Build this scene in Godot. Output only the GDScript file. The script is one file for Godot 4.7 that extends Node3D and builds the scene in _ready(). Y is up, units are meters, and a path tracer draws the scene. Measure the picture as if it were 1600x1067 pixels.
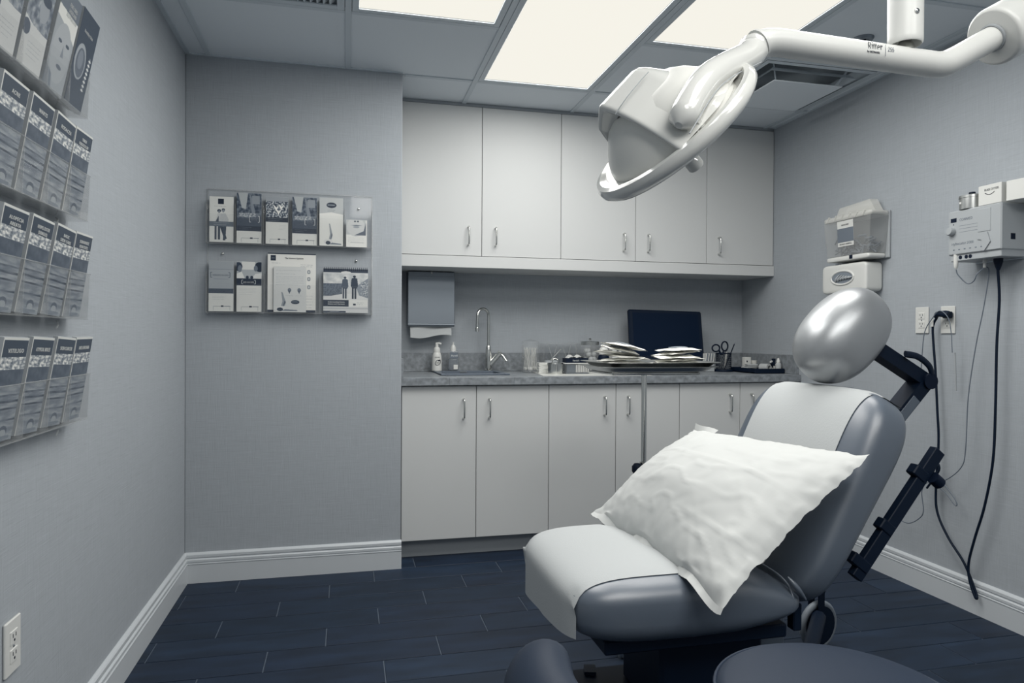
extends Node3D
# A medical examination room: cabinets and sink at the back, reclining chair, ceiling lamp, leaflet racks.
# Units are metres. x runs to the right along the back wall, y is up, the back wall lies at negative z.

const H := 2.371          # ceiling
const XL := -0.707        # left wall
const XR := 2.4994        # right wall
const ZA := -3.3796       # short wall with the leaflet rack
const ZB := -4.064        # wall behind the worktop
const ZR := 1.25          # wall behind the camera
const XS := 0.2556        # corner of the short wall
const TILE := 0.6096
const TEE_X := 0.6111
const TEE_Z := -3.3995

var M := {}
var used := {}
var rng := RandomNumberGenerator.new()

# ------------------------------------------------------------------ mesh builder
class MB:
	var v := PackedVector3Array()
	var n := PackedVector3Array()
	var uv := PackedVector2Array()
	var ix := PackedInt32Array()
	var xf := Transform3D()

	func vert(p: Vector3, q: Vector3, t := Vector2.ZERO) -> int:
		v.append(xf * p); n.append((xf.basis * q).normalized()); uv.append(t)
		return v.size() - 1
	# corners run anticlockwise seen from outside
	func tri(a: Vector3, b: Vector3, c: Vector3) -> void:
		var q := (b - a).cross(c - a).normalized()
		var i := vert(a, q); vert(b, q); vert(c, q)
		ix.append_array([i, i + 2, i + 1])
	func quad(a: Vector3, b: Vector3, c: Vector3, d: Vector3) -> void:
		var q := (c - a).cross(d - b).normalized()
		var i := vert(a, q, Vector2(0, 1)); vert(b, q, Vector2(1, 1)); vert(c, q, Vector2(1, 0)); vert(d, q, Vector2(0, 0))
		ix.append_array([i, i + 2, i + 1, i, i + 3, i + 2])
	func box(c: Vector3, s: Vector3, bev := 0.0) -> MB:
		var h := s * 0.5
		var e := minf(bev, minf(h.x, minf(h.y, h.z)) * 0.95)
		var g := func(x: int, y: int, z: int, k: int) -> Vector3:
			var p := Vector3(x * h.x, y * h.y, z * h.z)
			if k != 0: p.x -= x * e
			if k != 1: p.y -= y * e
			if k != 2: p.z -= z * e
			return c + p
		for s1 in [-1, 1]:
			var o := [[-1, -1], [1, -1], [1, 1], [-1, 1]]
			if s1 < 0: o.reverse()
			quad(g.call(s1, o[0][0], o[0][1], 0), g.call(s1, o[1][0], o[1][1], 0), g.call(s1, o[2][0], o[2][1], 0), g.call(s1, o[3][0], o[3][1], 0))
			quad(g.call(o[0][1], s1, o[0][0], 1), g.call(o[1][1], s1, o[1][0], 1), g.call(o[2][1], s1, o[2][0], 1), g.call(o[3][1], s1, o[3][0], 1))
			quad(g.call(o[0][0], o[0][1], s1, 2), g.call(o[1][0], o[1][1], s1, 2), g.call(o[2][0], o[2][1], s1, 2), g.call(o[3][0], o[3][1], s1, 2))
		if e > 0.0:
			for a in [-1, 1]:
				for b in [-1, 1]:
					edge(g.call(a, b, -1, 0), g.call(a, b, 1, 0), g.call(a, b, 1, 1), g.call(a, b, -1, 1), c)
					edge(g.call(a, -1, b, 0), g.call(a, 1, b, 0), g.call(a, 1, b, 2), g.call(a, -1, b, 2), c)
					edge(g.call(-1, a, b, 1), g.call(1, a, b, 1), g.call(1, a, b, 2), g.call(-1, a, b, 2), c)
					for d in [-1, 1]:
						var p: Vector3 = g.call(a, b, d, 0)
						var q: Vector3 = g.call(a, b, d, 1)
						var r: Vector3 = g.call(a, b, d, 2)
						if (q - p).cross(r - p).dot(p - c) > 0.0: tri(p, q, r)
						else: tri(p, r, q)
		return self
	func edge(a: Vector3, b: Vector3, c: Vector3, d: Vector3, mid: Vector3) -> void:
		if (c - a).cross(d - b).dot(a + c - mid * 2.0) > 0.0: quad(a, b, c, d)
		else: quad(d, c, b, a)
	# rows of points; smooth normals; du x dv points outwards
	func grid(rows: Array, cu := false, cv := false) -> MB:
		var m := rows.size()
		var k: int = rows[0].size()
		var nn := []
		for i in m:
			var r := PackedVector3Array(); r.resize(k); nn.append(r)
		var mi := m if cu else m - 1
		var kj := k if cv else k - 1
		for i in mi:
			var i2 := (i + 1) % m
			for j in kj:
				var j2 := (j + 1) % k
				var q: Vector3 = (rows[i2][j2] - rows[i][j]).cross(rows[i][j2] - rows[i2][j])
				nn[i][j] += q; nn[i2][j] += q; nn[i][j2] += q; nn[i2][j2] += q
		var b := v.size()
		for i in m:
			for j in k:
				vert(rows[i][j], nn[i][j] if nn[i][j].length_squared() > 0.0 else Vector3.UP, Vector2(float(i) / maxi(1, mi), 1.0 - float(j) / maxi(1, kj)))
		for i in mi:
			var i2 := (i + 1) % m
			for j in kj:
				var j2 := (j + 1) % k
				ix.append_array([b + i * k + j, b + i2 * k + j2, b + i2 * k + j, b + i * k + j, b + i * k + j2, b + i2 * k + j2])
		return self
	func fan(c: Vector3, ring: Array, q: Vector3) -> void:
		var b := vert(c, q)
		for p in ring: vert(p, q)
		for i in ring.size():
			var j := (i + 1) % ring.size()
			var a1: Vector3 = ring[i]
			var a2: Vector3 = ring[j]
			if (a1 - c).cross(a2 - c).dot(q) > 0.0: ix.append_array([b, b + 1 + j, b + 1 + i])
			else: ix.append_array([b, b + 1 + i, b + 1 + j])
	# round tube through points; r is a radius or a list of radii
	func tube(pts: Array, r, seg := 10, caps := true, flat := 1.0) -> MB:
		var rows := []
		var up := Vector3.ZERO
		for i in pts.size():
			var t: Vector3 = (pts[mini(i + 1, pts.size() - 1)] - pts[maxi(i - 1, 0)]).normalized()
			if i == 0: up = t.cross(Vector3(0.3, 0.2, 1.0) if absf(t.z) < 0.9 else Vector3.UP).normalized()
			up = (up - t * up.dot(t)).normalized()
			var w := t.cross(up)
			var rr: float = r[i] if r is Array else r
			var row := []
			for j in seg:
				var a := TAU * j / seg
				row.append(pts[i] + (up * cos(a) + w * sin(a) * flat) * rr)
			rows.append(row)
		rows.reverse()
		grid(rows, false, true)
		if caps:
			var e := rows.size() - 1
			fan(pts[0], rows[e], (pts[0] - pts[1]).normalized())
			fan(pts[pts.size() - 1], rows[0], (pts[pts.size() - 1] - pts[pts.size() - 2]).normalized())
		return self
	# profile of Vector2(radius, height) from bottom to top, turned about y; breaks the shading at sharp corners
	func lathe(c: Vector3, prof: Array, seg := 24, sz := 1.0) -> MB:
		var run := [prof[0]]
		for i in range(1, prof.size()):
			run.append(prof[i])
			var last := i == prof.size() - 1
			if not last:
				var a: Vector2 = (prof[i] - prof[i - 1]).normalized()
				var b: Vector2 = (prof[i + 1] - prof[i]).normalized()
				if a.dot(b) > 0.75: continue
			var rows := []
			for j in seg:
				var t := -TAU * j / seg
				var row := []
				for p: Vector2 in run: row.append(c + Vector3(cos(t) * p.x, p.y, sin(t) * p.x * sz))
				rows.append(row)
			grid(rows, true, false)
			run = [prof[i]]
		return self
	# outline in x, y pushed along z from z0 to z1 (anticlockwise outline)
	func prism(poly: PackedVector2Array, z0: float, z1: float) -> MB:
		var t := Geometry2D.triangulate_polygon(poly)
		for i in range(0, t.size(), 3):
			var a := poly[t[i]]
			var b := poly[t[i + 1]]
			var c := poly[t[i + 2]]
			if (b - a).cross(c - a) < 0.0:
				var s := b; b = c; c = s
			tri(Vector3(a.x, a.y, z1), Vector3(b.x, b.y, z1), Vector3(c.x, c.y, z1))
			tri(Vector3(a.x, a.y, z0), Vector3(c.x, c.y, z0), Vector3(b.x, b.y, z0))
		for i in poly.size():
			var a := poly[i]
			var b := poly[(i + 1) % poly.size()]
			quad(Vector3(a.x, a.y, z0), Vector3(b.x, b.y, z0), Vector3(b.x, b.y, z1), Vector3(a.x, a.y, z1))
		return self
	# rounded cushion: superellipsoid with half sizes h; bend moves each point
	func cushion(c: Vector3, h: Vector3, e1: float, e2: float, nu := 40, nv := 24, bend = null) -> MB:
		var rows := []
		for i in nu:
			var a := -TAU * i / nu
			var row := []
			for j in nv + 1:
				var b := -PI / 2 + PI * j / nv
				var ce := pow(absf(cos(b)), e1)
				var p := Vector3(signf(cos(a)) * pow(absf(cos(a)), e2) * ce * h.x, signf(sin(b)) * pow(absf(sin(b)), e1) * h.y, signf(sin(a)) * pow(absf(sin(a)), e2) * ce * h.z)
				if bend != null: p = bend.call(p)
				row.append(c + p)
			rows.append(row)
		return grid(rows, true, false)
	func mesh() -> ArrayMesh:
		var a := []
		a.resize(Mesh.ARRAY_MAX)
		a[Mesh.ARRAY_VERTEX] = v; a[Mesh.ARRAY_NORMAL] = n; a[Mesh.ARRAY_TEX_UV] = uv; a[Mesh.ARRAY_INDEX] = ix
		var m := ArrayMesh.new()
		m.add_surface_from_arrays(Mesh.PRIMITIVE_TRIANGLES, a)
		return m

func mb(xf := Transform3D()) -> MB:
	var b := MB.new()
	b.xf = xf
	return b

func curve(pts: Array, step := 6) -> Array:   # smooth line through points
	var out := []
	for i in pts.size() - 1:
		var a: Vector3 = pts[maxi(i - 1, 0)]
		var d: Vector3 = pts[mini(i + 2, pts.size() - 1)]
		for k in step: out.append((pts[i] as Vector3).cubic_interpolate(pts[i + 1], a, d, float(k) / step))
	out.append(pts[pts.size() - 1])
	return out

# ------------------------------------------------------------------ nodes
func numbered(called: String) -> String:
	var k: int = used.get(called, 0)
	used[called] = k + 1
	return called if k == 0 else "%s_%03d" % [called, k]

func thing(called: String, label: String, category: String, at := Vector3.ZERO, turn := 0.0, group := "") -> Node3D:
	var o := Node3D.new()
	o.name = numbered(called)
	add_child(o)
	o.position = at
	o.rotation.y = turn
	o.set_meta("label", label)
	o.set_meta("category", category)
	if group: o.set_meta("group", group)
	return o

func part(parent: Node3D, called: String, b, m: Material, label := "") -> MeshInstance3D:
	var o := MeshInstance3D.new()
	o.name = called
	o.mesh = b.mesh() if b is MB else b
	o.material_override = m
	parent.add_child(o, true)
	if label: o.set_meta("label", label)
	return o

func solo(called: String, label: String, category: String, b: MB, m: Material, at := Vector3.ZERO, turn := 0.0, group := "") -> MeshInstance3D:
	var o := MeshInstance3D.new()
	o.name = numbered(called)
	o.mesh = b.mesh()
	o.material_override = m
	add_child(o)
	o.position = at
	o.rotation.y = turn
	o.set_meta("label", label)
	o.set_meta("category", category)
	if group: o.set_meta("group", group)
	return o

func structure(called: String, b, m: Material, label: String) -> Node3D:
	var o: Node3D
	if b == null: o = Node3D.new()
	else:
		o = MeshInstance3D.new()
		o.mesh = b.mesh()
		o.material_override = m
	o.name = called
	add_child(o)
	o.set_meta("kind", "structure")
	o.set_meta("label", label)
	o.set_meta("category", called.split("_")[0])
	return o

# flat lettering facing +z of the parent; size is the letter height in metres
func lettering(parent: Node3D, words: String, size: float, at: Vector3, m: Material, wide := 0.0, serif := false, turn := Vector3.ZERO, bold := false) -> void:
	var t := TextMesh.new()
	var f := SystemFont.new()
	f.font_names = PackedStringArray(["Droid Serif" if serif else "Droid Sans"])
	if bold: f.font_weight = 700
	t.font = f
	t.text = words
	t.font_size = 32
	t.pixel_size = size / 24.0
	t.depth = 0.0004
	t.curve_step = 4.0
	var o := part(parent, "lettering", t, m)
	if wide > 0.0:
		var w := t.get_aabb().size.x
		if w > 0.0: o.scale = Vector3(wide / w, 1, 1)
	o.position = at
	o.rotation = turn

# ------------------------------------------------------------------ materials
# the picture is printed in one dark blue ink on cream: v = 0 ink, v = 1 paper
func tone(v: float) -> Color:
	v = clampf(v, 0.0, 1.0)
	var a := Color8(8, 22, 42)
	var b := Color8(122, 130, 139)
	var c := Color8(246, 244, 236)
	return a.lerp(b, v * 2.0) if v < 0.5 else b.lerp(c, v * 2.0 - 1.0)

func mat(v: float, rough := 0.5, metal := 0.0, spec := 0.5) -> StandardMaterial3D:
	var m := StandardMaterial3D.new()
	m.albedo_color = tone(v)
	m.roughness = rough
	m.metallic = metal
	m.metallic_specular = spec
	return m

func noise_tex(freq: float, seed_: int, lo: float, hi: float, size := 256, normal := false, oct := 4, sx := 1.0) -> ImageTexture:
	var f := FastNoiseLite.new()
	f.seed = seed_
	f.frequency = freq
	f.fractal_octaves = oct
	var im := Image.create(size, size, true, Image.FORMAT_RGB8)
	for y in size:
		for x in size:
			# wraps around: blend of four shifted samples
			var u := float(x) / size
			var w := float(y) / size
			var k := f.get_noise_2d(x * sx, y) * (1 - u) * (1 - w) + f.get_noise_2d((x - size) * sx, y) * u * (1 - w) + f.get_noise_2d(x * sx, y - size) * (1 - u) * w + f.get_noise_2d((x - size) * sx, y - size) * u * w
			var g := lerpf(lo, hi, clampf(k * 0.9 + 0.5, 0, 1))
			im.set_pixel(x, y, Color(g, g, g))
	if normal: im.bump_map_to_normal_map(2.0)
	im.generate_mipmaps()
	return ImageTexture.create_from_image(im)

func weave_tex(seed_: int, normal: bool) -> ImageTexture:   # woven wall covering: short threads both ways
	var r := RandomNumberGenerator.new()
	r.seed = seed_
	var size := 512
	var f := PackedFloat32Array()
	f.resize(size * size)
	for k in 9000:
		var x := r.randi() % size
		var y := r.randi() % size
		var l := r.randi_range(14, 90)
		var g := r.randf_range(-0.16, 0.16)
		var across := r.randf() < 0.55
		for i in l:
			var q := ((y if across else y + i) % size) * size + (x + (i if across else 0)) % size
			f[q] += g * sin(PI * (i + 0.5) / l)
	var im := Image.create(size, size, true, Image.FORMAT_RGB8)
	for i in size * size:
		var g := clampf((0.5 if normal else 0.93) + f[i] * (1.0 if normal else 0.16), 0, 1)
		im.set_pixel(i % size, i / size, Color(g, g, g))
	if normal: im.bump_map_to_normal_map(1.5)
	im.generate_mipmaps()
	return ImageTexture.create_from_image(im)

func triplanar(m: StandardMaterial3D, s: float) -> StandardMaterial3D:
	m.uv1_triplanar = true
	m.uv1_world_triplanar = true
	m.uv1_scale = Vector3.ONE * s
	return m

func glass(v: float, alpha: float, rough := 0.08) -> StandardMaterial3D:
	var m := mat(v, rough)
	m.transparency = BaseMaterial3D.TRANSPARENCY_ALPHA
	m.albedo_color.a = alpha
	return m

func printed(t: Texture2D, rough := 0.35) -> StandardMaterial3D:
	var m := StandardMaterial3D.new()
	m.albedo_texture = t
	m.roughness = rough
	return m

func make_materials() -> void:
	M.wall = triplanar(mat(0.74, 0.75, 0.0, 0.3), 1.6)
	M.wall.albedo_color = Color8(175, 181, 187)
	M.wall.albedo_texture = weave_tex(5, false)
	M.wall.normal_enabled = true
	M.wall.normal_texture = weave_tex(5, true)
	M.wall.normal_scale = 0.35
	M.ceiling = mat(0.90, 0.9, 0.0, 0.2)
	M.ceiling.albedo_color = Color8(222, 228, 233)
	M.tee = mat(0.84, 0.55)
	M.tee.albedo_color = Color8(200, 208, 214)
	M.trim = mat(0.80, 0.38)
	M.trim.albedo_color = Color8(193, 198, 202)
	M.cabinet = mat(0.80, 0.55, 0.0, 0.3)
	M.cabinet.albedo_color = Color8(198, 200, 200)
	M.edge = mat(0.62, 0.6)
	M.kick = mat(0.62, 0.5)
	M.counter = triplanar(mat(0.60, 0.38), 2.2)
	M.counter.albedo_texture = noise_tex(0.05, 8, 0.74, 1.0, 256, false, 5)
	M.grout = mat(0.29, 0.8)
	M.plank = []
	for k in 4:
		var m := triplanar(mat(0.13, 0.55, 0.0, 0.4), 1.5)
		m.albedo_color = [Color8(28, 44, 64), Color8(31, 47, 68), Color8(34, 51, 73), Color8(30, 45, 66)][k]
		m.albedo_texture = noise_tex(0.03, 30 + k, 0.72, 1.0, 256, false, 4, 0.25)
		m.uv1_offset = Vector3(k * 0.37, k * 0.21, k * 0.13)
		M.plank.append(m)
	M.chrome = mat(0.86, 0.16, 1.0)
	M.steel = mat(0.80, 0.28, 1.0)
	M.brushed = mat(0.54, 0.42, 1.0)
	M.white = mat(0.85, 0.4)
	M.gloss = mat(0.87, 0.16)
	M.gloss.clearcoat_enabled = true
	M.gloss.clearcoat = 0.6
	M.gloss.clearcoat_roughness = 0.05
	M.enamel = mat(0.85, 0.32)
	M.dome = mat(0.90, 0.35)
	M.black = mat(0.0, 0.5, 0.0, 0.3)
	M.black.albedo_color = Color8(10, 24, 42)
	M.black_soft = mat(0.0, 0.6, 0.0, 0.3)
	M.screen = mat(0.0, 0.3, 0.0, 0.25)
	M.screen.albedo_color = Color8(10, 25, 45)
	M.vinyl = mat(0.33, 0.40, 0.0, 0.9)
	M.vinyl.clearcoat_enabled = true
	M.vinyl.clearcoat = 0.35
	M.vinyl.clearcoat_roughness = 0.38
	M.vinyl.normal_enabled = true
	M.vinyl.normal_texture = noise_tex(0.2, 11, 0.3, 0.7, 256, true, 2)
	M.vinyl.normal_scale = 0.12
	triplanar(M.vinyl, 6.0)
	M.vinyl_dark = M.vinyl.duplicate()
	M.vinyl_dark.albedo_color = tone(0.08)
	M.vinyl_dark.roughness = 0.55
	M.vinyl_dark.clearcoat_enabled = false
	M.vinyl_dark.metallic_specular = 0.4
	M.headrest = mat(0.55, 0.37, 0.6, 0.7)
	M.headrest.albedo_color = Color8(165, 168, 171)
	M.paper = mat(0.73, 0.8, 0.0, 0.2)
	M.paper.normal_enabled = true
	M.paper.normal_texture = noise_tex(0.12, 17, 0.2, 0.8, 256, true, 3)
	M.paper.normal_scale = 0.25
	triplanar(M.paper, 5.0)
	M.sheet = mat(0.80, 0.7, 0.0, 0.2)
	M.ink = mat(0.0, 0.6, 0.0, 0.3)
	M.ink_grey = mat(0.42, 0.6)
	M.pale_ink = mat(0.78, 0.5)
	M.acrylic = glass(0.6, 0.03, 0.05)
	M.acrylic.metallic_specular = 0.25
	M.wrap = mat(0.93, 0.6, 0.0, 0.2)
	M.acrylic_edge = glass(0.8, 0.17, 0.1)
	M.clear = glass(0.75, 0.07, 0.03)
	M.milky = glass(0.9, 0.55, 0.35)
	M.milky_clear = glass(0.75, 0.28, 0.25)
	M.grey_plastic = mat(0.66, 0.45)
	M.mid = mat(0.5, 0.5)
	M.cable = mat(0.40, 0.5)
	M.sink = mat(0.36, 0.4)
	M.duct = M.tee
	M.liquid = glass(0.5, 0.6, 0.1)
	M.lamp = mat(0.0, 0.8, 0.0, 0.0)
	M.lamp.emission_enabled = true
	M.lamp.emission = Color8(246, 243, 232)
	M.lamp.emission_energy_multiplier = LAMP_GLOW

# ------------------------------------------------------------------ the room
const EXPOSURE := 1.0
const LAMP_GLOW := 1.0
const LAMP_POWER := 1.48

func _ready() -> void:
	rng.seed = 7
	# camera: level lens, turned to the right of the room's axis
	var cam := Camera3D.new()
	cam.name = "camera"
	cam.keep_aspect = Camera3D.KEEP_HEIGHT
	cam.fov = rad_to_deg(2.0 * atan(533.5 / 1088.0858))
	cam.near = 0.05
	cam.far = 40.0
	add_child(cam)
	cam.transform = Transform3D(Basis(Vector3(0.97299622, 0.00549981, 0.2307555), Vector3(-0.00357436, 0.99995523, -0.00876132), Vector3(-0.23079335, 0.00769992, 0.97297232)), Vector3(0, 1.1185, 0))
	cam.current = true
	# surroundings: a closed room, so the sky stays unseen
	var env := Environment.new()
	env.background_mode = Environment.BG_COLOR
	env.background_color = Color(0.02, 0.025, 0.03)
	env.tonemap_mode = Environment.TONE_MAPPER_LINEAR
	env.tonemap_exposure = EXPOSURE
	env.sdfgi_enabled = true
	env.ssao_enabled = true
	env.ssil_enabled = true
	var we := WorldEnvironment.new()
	we.name = "surroundings"
	we.environment = env
	add_child(we)
	make_materials()
	build_shell()
	build_ceiling()
	build_floor()
	build_cabinets()
	build_chair()
	build_stool()
	build_exam_lamp()
	build_leaflet_rack_back()
	build_leaflet_rack_left()
	build_right_wall()
	build_tray_stand()
	build_counter_things()

func slab(x0: float, x1: float, y0: float, y1: float, z0: float, z1: float, bev := 0.0) -> MB:
	return mb().box(Vector3(x0 + x1, y0 + y1, z0 + z1) * 0.5, Vector3(absf(x1 - x0), absf(y1 - y0), absf(z1 - z0)), bev)

func build_shell() -> void:
	var t := 0.12
	structure("wall_left", slab(XL - t, XL, -0.1, H + 0.95, ZB - t, ZR + t), M.wall, "left wall with grey woven covering")
	structure("wall_back_left", slab(XL, XS, -0.1, H + 0.95, ZB - t, ZA, 0.003), M.wall, "short grey wall at the back left, beside the cabinets")
	structure("wall_back", slab(XS, XR, -0.1, H + 0.95, ZB - t, ZB), M.wall, "grey wall behind the worktop")
	structure("wall_right", slab(XR, XR + t, -0.1, H + 0.95, ZB - t, ZR + t), M.wall, "right wall with grey woven covering")
	structure("wall_rear", slab(XL, XR, -0.1, H + 0.95, ZR, ZR + t), M.wall, "grey wall behind the viewer")
	# skirting: tall flat board under two rounded beads
	var prof := [Vector2(0.016, 0), Vector2(0.016, 0.083), Vector2(0.0175, 0.0855), Vector2(0.0175, 0.088), Vector2(0.0125, 0.089), Vector2(0.0125, 0.092), Vector2(0.0155, 0.095), Vector2(0.0155, 0.104), Vector2(0.0125, 0.107), Vector2(0.0095, 0.109), Vector2(0.0095, 0.112), Vector2(0.0125, 0.115), Vector2(0.0125, 0.126), Vector2(0.009, 0.131), Vector2(0.004, 0.1355), Vector2(0, 0.1356)]
	structure("baseboard_left", skirting(prof, Vector3(XL, 0, ZR), Vector3(XL, 0, ZA), Vector3(1, 0, 0), 0, 1), M.trim, "white moulded skirting along the left wall")
	structure("baseboard_back_left", skirting(prof, Vector3(XL, 0, ZA), Vector3(XS + 0.003, 0, ZA), Vector3(0, 0, 1), 1, 0), M.trim, "white moulded skirting under the short back wall")
	structure("baseboard_right", skirting(prof, Vector3(XR, 0, -3.54), Vector3(XR, 0, ZR), Vector3(-1, 0, 0), 0, 0), M.trim, "white moulded skirting along the right wall")

# a moulded strip from a to b, standing out along o; mitred at inner corners
func skirting(prof: Array, a: Vector3, b: Vector3, o: Vector3, m0: int, m1: int) -> MB:
	var k := mb()
	var d := (b - a).normalized()
	for i in prof.size() - 1:
		var p: Vector2 = prof[i]
		var q: Vector2 = prof[i + 1]
		k.quad(a + o * p.x + d * p.x * m0 + Vector3.UP * p.y, b + o * p.x - d * p.x * m1 + Vector3.UP * p.y, b + o * q.x - d * q.x * m1 + Vector3.UP * q.y, a + o * q.x + d * q.x * m0 + Vector3.UP * q.y)
	if m1 == 0:
		for i in prof.size() - 1:
			var p: Vector2 = prof[i]
			var q: Vector2 = prof[i + 1]
			k.quad(b + o * p.x + Vector3.UP * p.y, b + Vector3.UP * p.y, b + Vector3.UP * q.y, b + o * q.x + Vector3.UP * q.y)
	return k

func build_ceiling() -> void:
	var c := structure("ceiling", slab(XL - 0.1, XR + 0.1, H + 0.8, H + 0.95, ZB - 0.1, ZR + 0.1), M.ceiling, "suspended ceiling of grey tiles in a metal grid")
	var xs := [XL]
	for k in range(-2, 4): xs.append(TEE_X + k * TILE)
	xs.append(XR)
	var zs := [ZB]
	for k in 8: zs.append(TEE_Z + k * TILE)
	zs.append(ZR)
	# what fills the openings (column, row) other than tiles
	var lamps := {Vector2i(2, 2): "left", Vector2i(3, 1): "middle", Vector2i(4, 2): "right", Vector2i(2, 6): "rear left", Vector2i(3, 5): "rear middle", Vector2i(4, 6): "rear right"}
	var special := {Vector2i(5, 1): 1, Vector2i(1, 2): 1}
	for k: Vector2i in lamps:
		special[k] = 1
		special[k + Vector2i(0, 1)] = 1
	for i in xs.size() - 1:
		for j in zs.size() - 1:
			if special.has(Vector2i(i, j)): continue
			if zs[j] < ZA - 0.1 and xs[i + 1] < XS: continue
			var x0: float = maxf(xs[i], XS) if zs[j] < ZA - 0.1 else xs[i]
			part(c, "ceiling_tile", slab(x0 + 0.003, xs[i + 1] - 0.003, H + 0.006, H + 0.022, zs[j] + 0.003, zs[j + 1] - 0.003, 0.002), M.ceiling)
	for i in range(1, xs.size() - 1):
		part(c, "grid_tee", slab(xs[i] - 0.012, xs[i] + 0.012, H, H + 0.006, ZB if xs[i] > XS else ZA, ZR, 0.001), M.tee)
	for j in range(1, zs.size() - 1):
		for i in xs.size() - 1:
			var mid: bool = lamps.has(Vector2i(i, j - 1))
			if mid: continue
			var x0: float = maxf(xs[i], XS) if zs[j] < ZA else xs[i]
			if x0 < xs[i + 1]: part(c, "cross_tee", slab(x0 + (0.012 if i > 0 else 0.0), xs[i + 1] - 0.012, H + 0.0005, H + 0.006, zs[j] - 0.012, zs[j] + 0.012, 0.001), M.tee)
	part(c, "wall_angle", slab(XL, XL + 0.02, H, H + 0.006, ZA, ZR), M.tee)
	part(c, "wall_angle", slab(XR - 0.02, XR, H, H + 0.006, -3.72, ZR), M.tee)
	part(c, "wall_angle", slab(XL, XS, H, H + 0.006, ZA, ZA + 0.012), M.tee)
	for k: Vector2i in lamps:
		var where := {"left": "over the short back wall, left of the brightest one", "middle": "nearest the wall cabinets, brightest of the three", "right": "behind the white lamp arm", "rear left": "behind the viewer, on the left", "rear middle": "over the viewer, in the middle", "rear right": "behind the viewer, on the right"}
		troffer((xs[k.x] + xs[k.x + 1]) * 0.5, zs[k.y], "recessed ceiling light panel " + where[lamps[k]])
	ceiling_vent(xs[1], xs[2], zs[2])
	air_diffuser(Vector3((xs[5] + xs[6]) * 0.5, H, (zs[1] + zs[2]) * 0.5))
	var s := thing("fire_sprinkler", "small round metal sprinkler in the ceiling behind the lamp arm", "sprinkler", Vector3(2.105, H + 0.006, -2.515))
	part(s, "cover_plate", mb().lathe(Vector3.ZERO, [Vector2(0.012, -0.004), Vector2(0.024, -0.013), Vector2(0.036, -0.012), Vector2(0.042, -0.003), Vector2(0.042, 0.0)], 28), M.brushed)
	part(s, "nozzle", mb().lathe(Vector3.ZERO, [Vector2(0.0, -0.02), Vector2(0.01, -0.02), Vector2(0.012, -0.002)], 16), M.black)

# two by four foot light: steel frame round a glowing panel
func troffer(x: float, z0: float, label: String) -> void:
	var o := thing("ceiling_light", label, "ceiling light", Vector3(x, H, z0 + TILE), 0.0, "recessed ceiling lights")
	var w := TILE * 0.5 - 0.014
	var l := TILE - 0.014
	var f := 0.026
	var k := mb()
	k.box(Vector3(-w + f / 2, 0.004, 0), Vector3(f, 0.006, l * 2), 0.001)
	k.box(Vector3(w - f / 2, 0.004, 0), Vector3(f, 0.006, l * 2), 0.001)
	k.box(Vector3(0, 0.004, -l + f / 2), Vector3((w - f) * 2, 0.006, f), 0.001)
	k.box(Vector3(0, 0.004, l - f / 2), Vector3((w - f) * 2, 0.006, f), 0.001)
	part(o, "frame", k, M.tee)
	var h := mb()
	h.box(Vector3(0, 0.08, 0), Vector3(w * 2, 0.004, l * 2))
	for s in [-1, 1]:
		h.box(Vector3(s * (w - 0.002), 0.045, 0), Vector3(0.004, 0.07, l * 2))
		h.box(Vector3(0, 0.045, s * (l - 0.002)), Vector3(w * 2, 0.07, 0.004))
	part(o, "housing", h, M.tee)
	part(o, "diffuser", mb().box(Vector3(0, 0.009, 0), Vector3((w - f) * 2 + 0.006, 0.004, (l - f) * 2 + 0.006)), M.lamp)
	var a := AreaLight3D.new()
	a.name = "light"
	a.area_size = Vector2((w - f) * 2, (l - f) * 2)
	a.light_energy = LAMP_POWER
	a.light_color = Color(1.0, 0.995, 0.98)
	a.shadow_enabled = true
	a.area_range = 12.0
	a.area_attenuation = 2.0
	o.add_child(a)
	a.position = Vector3(0, 0.003, 0)
	a.rotation.x = -PI / 2

func ceiling_vent(x0: float, x1: float, z0: float) -> void:
	var o := thing("air_vent", "grey louvred air vent at the top edge of the picture", "vent", Vector3((x0 + x1) / 2, H, z0 + TILE / 2))
	var w := TILE / 2 - 0.014
	var f := 0.028
	var k := mb()
	for s in [-1, 1]:
		k.box(Vector3(s * (w - f / 2), 0.004, 0), Vector3(f, 0.007, w * 2), 0.001)
		k.box(Vector3(0, 0.004, s * (w - f / 2)), Vector3((w - f) * 2, 0.007, f), 0.001)
	part(o, "frame", k, M.tee)
	var d := mb()
	for s in [-1, 1]:
		d.box(Vector3(s * (w - 0.002), 0.36, 0), Vector3(0.004, 0.68, w * 2))
		d.box(Vector3(0, 0.36, s * (w - 0.002)), Vector3(w * 2, 0.68, 0.004))
	d.box(Vector3(0, 0.70, 0), Vector3(w * 2, 0.004, w * 2))
	part(o, "duct", d, M.duct)
	var s := mb(Transform3D(Basis(Vector3(0, 0, 1), 0.7), Vector3.ZERO)).box(Vector3.ZERO, Vector3(0.028, 0.0015, (w - f) * 2)).mesh()
	for i in 22:
		var p := part(o, "slat", s, M.tee)
		p.position = Vector3(-(w - f) + 0.0125 + i * 0.0236, 0.012, 0)

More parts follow.
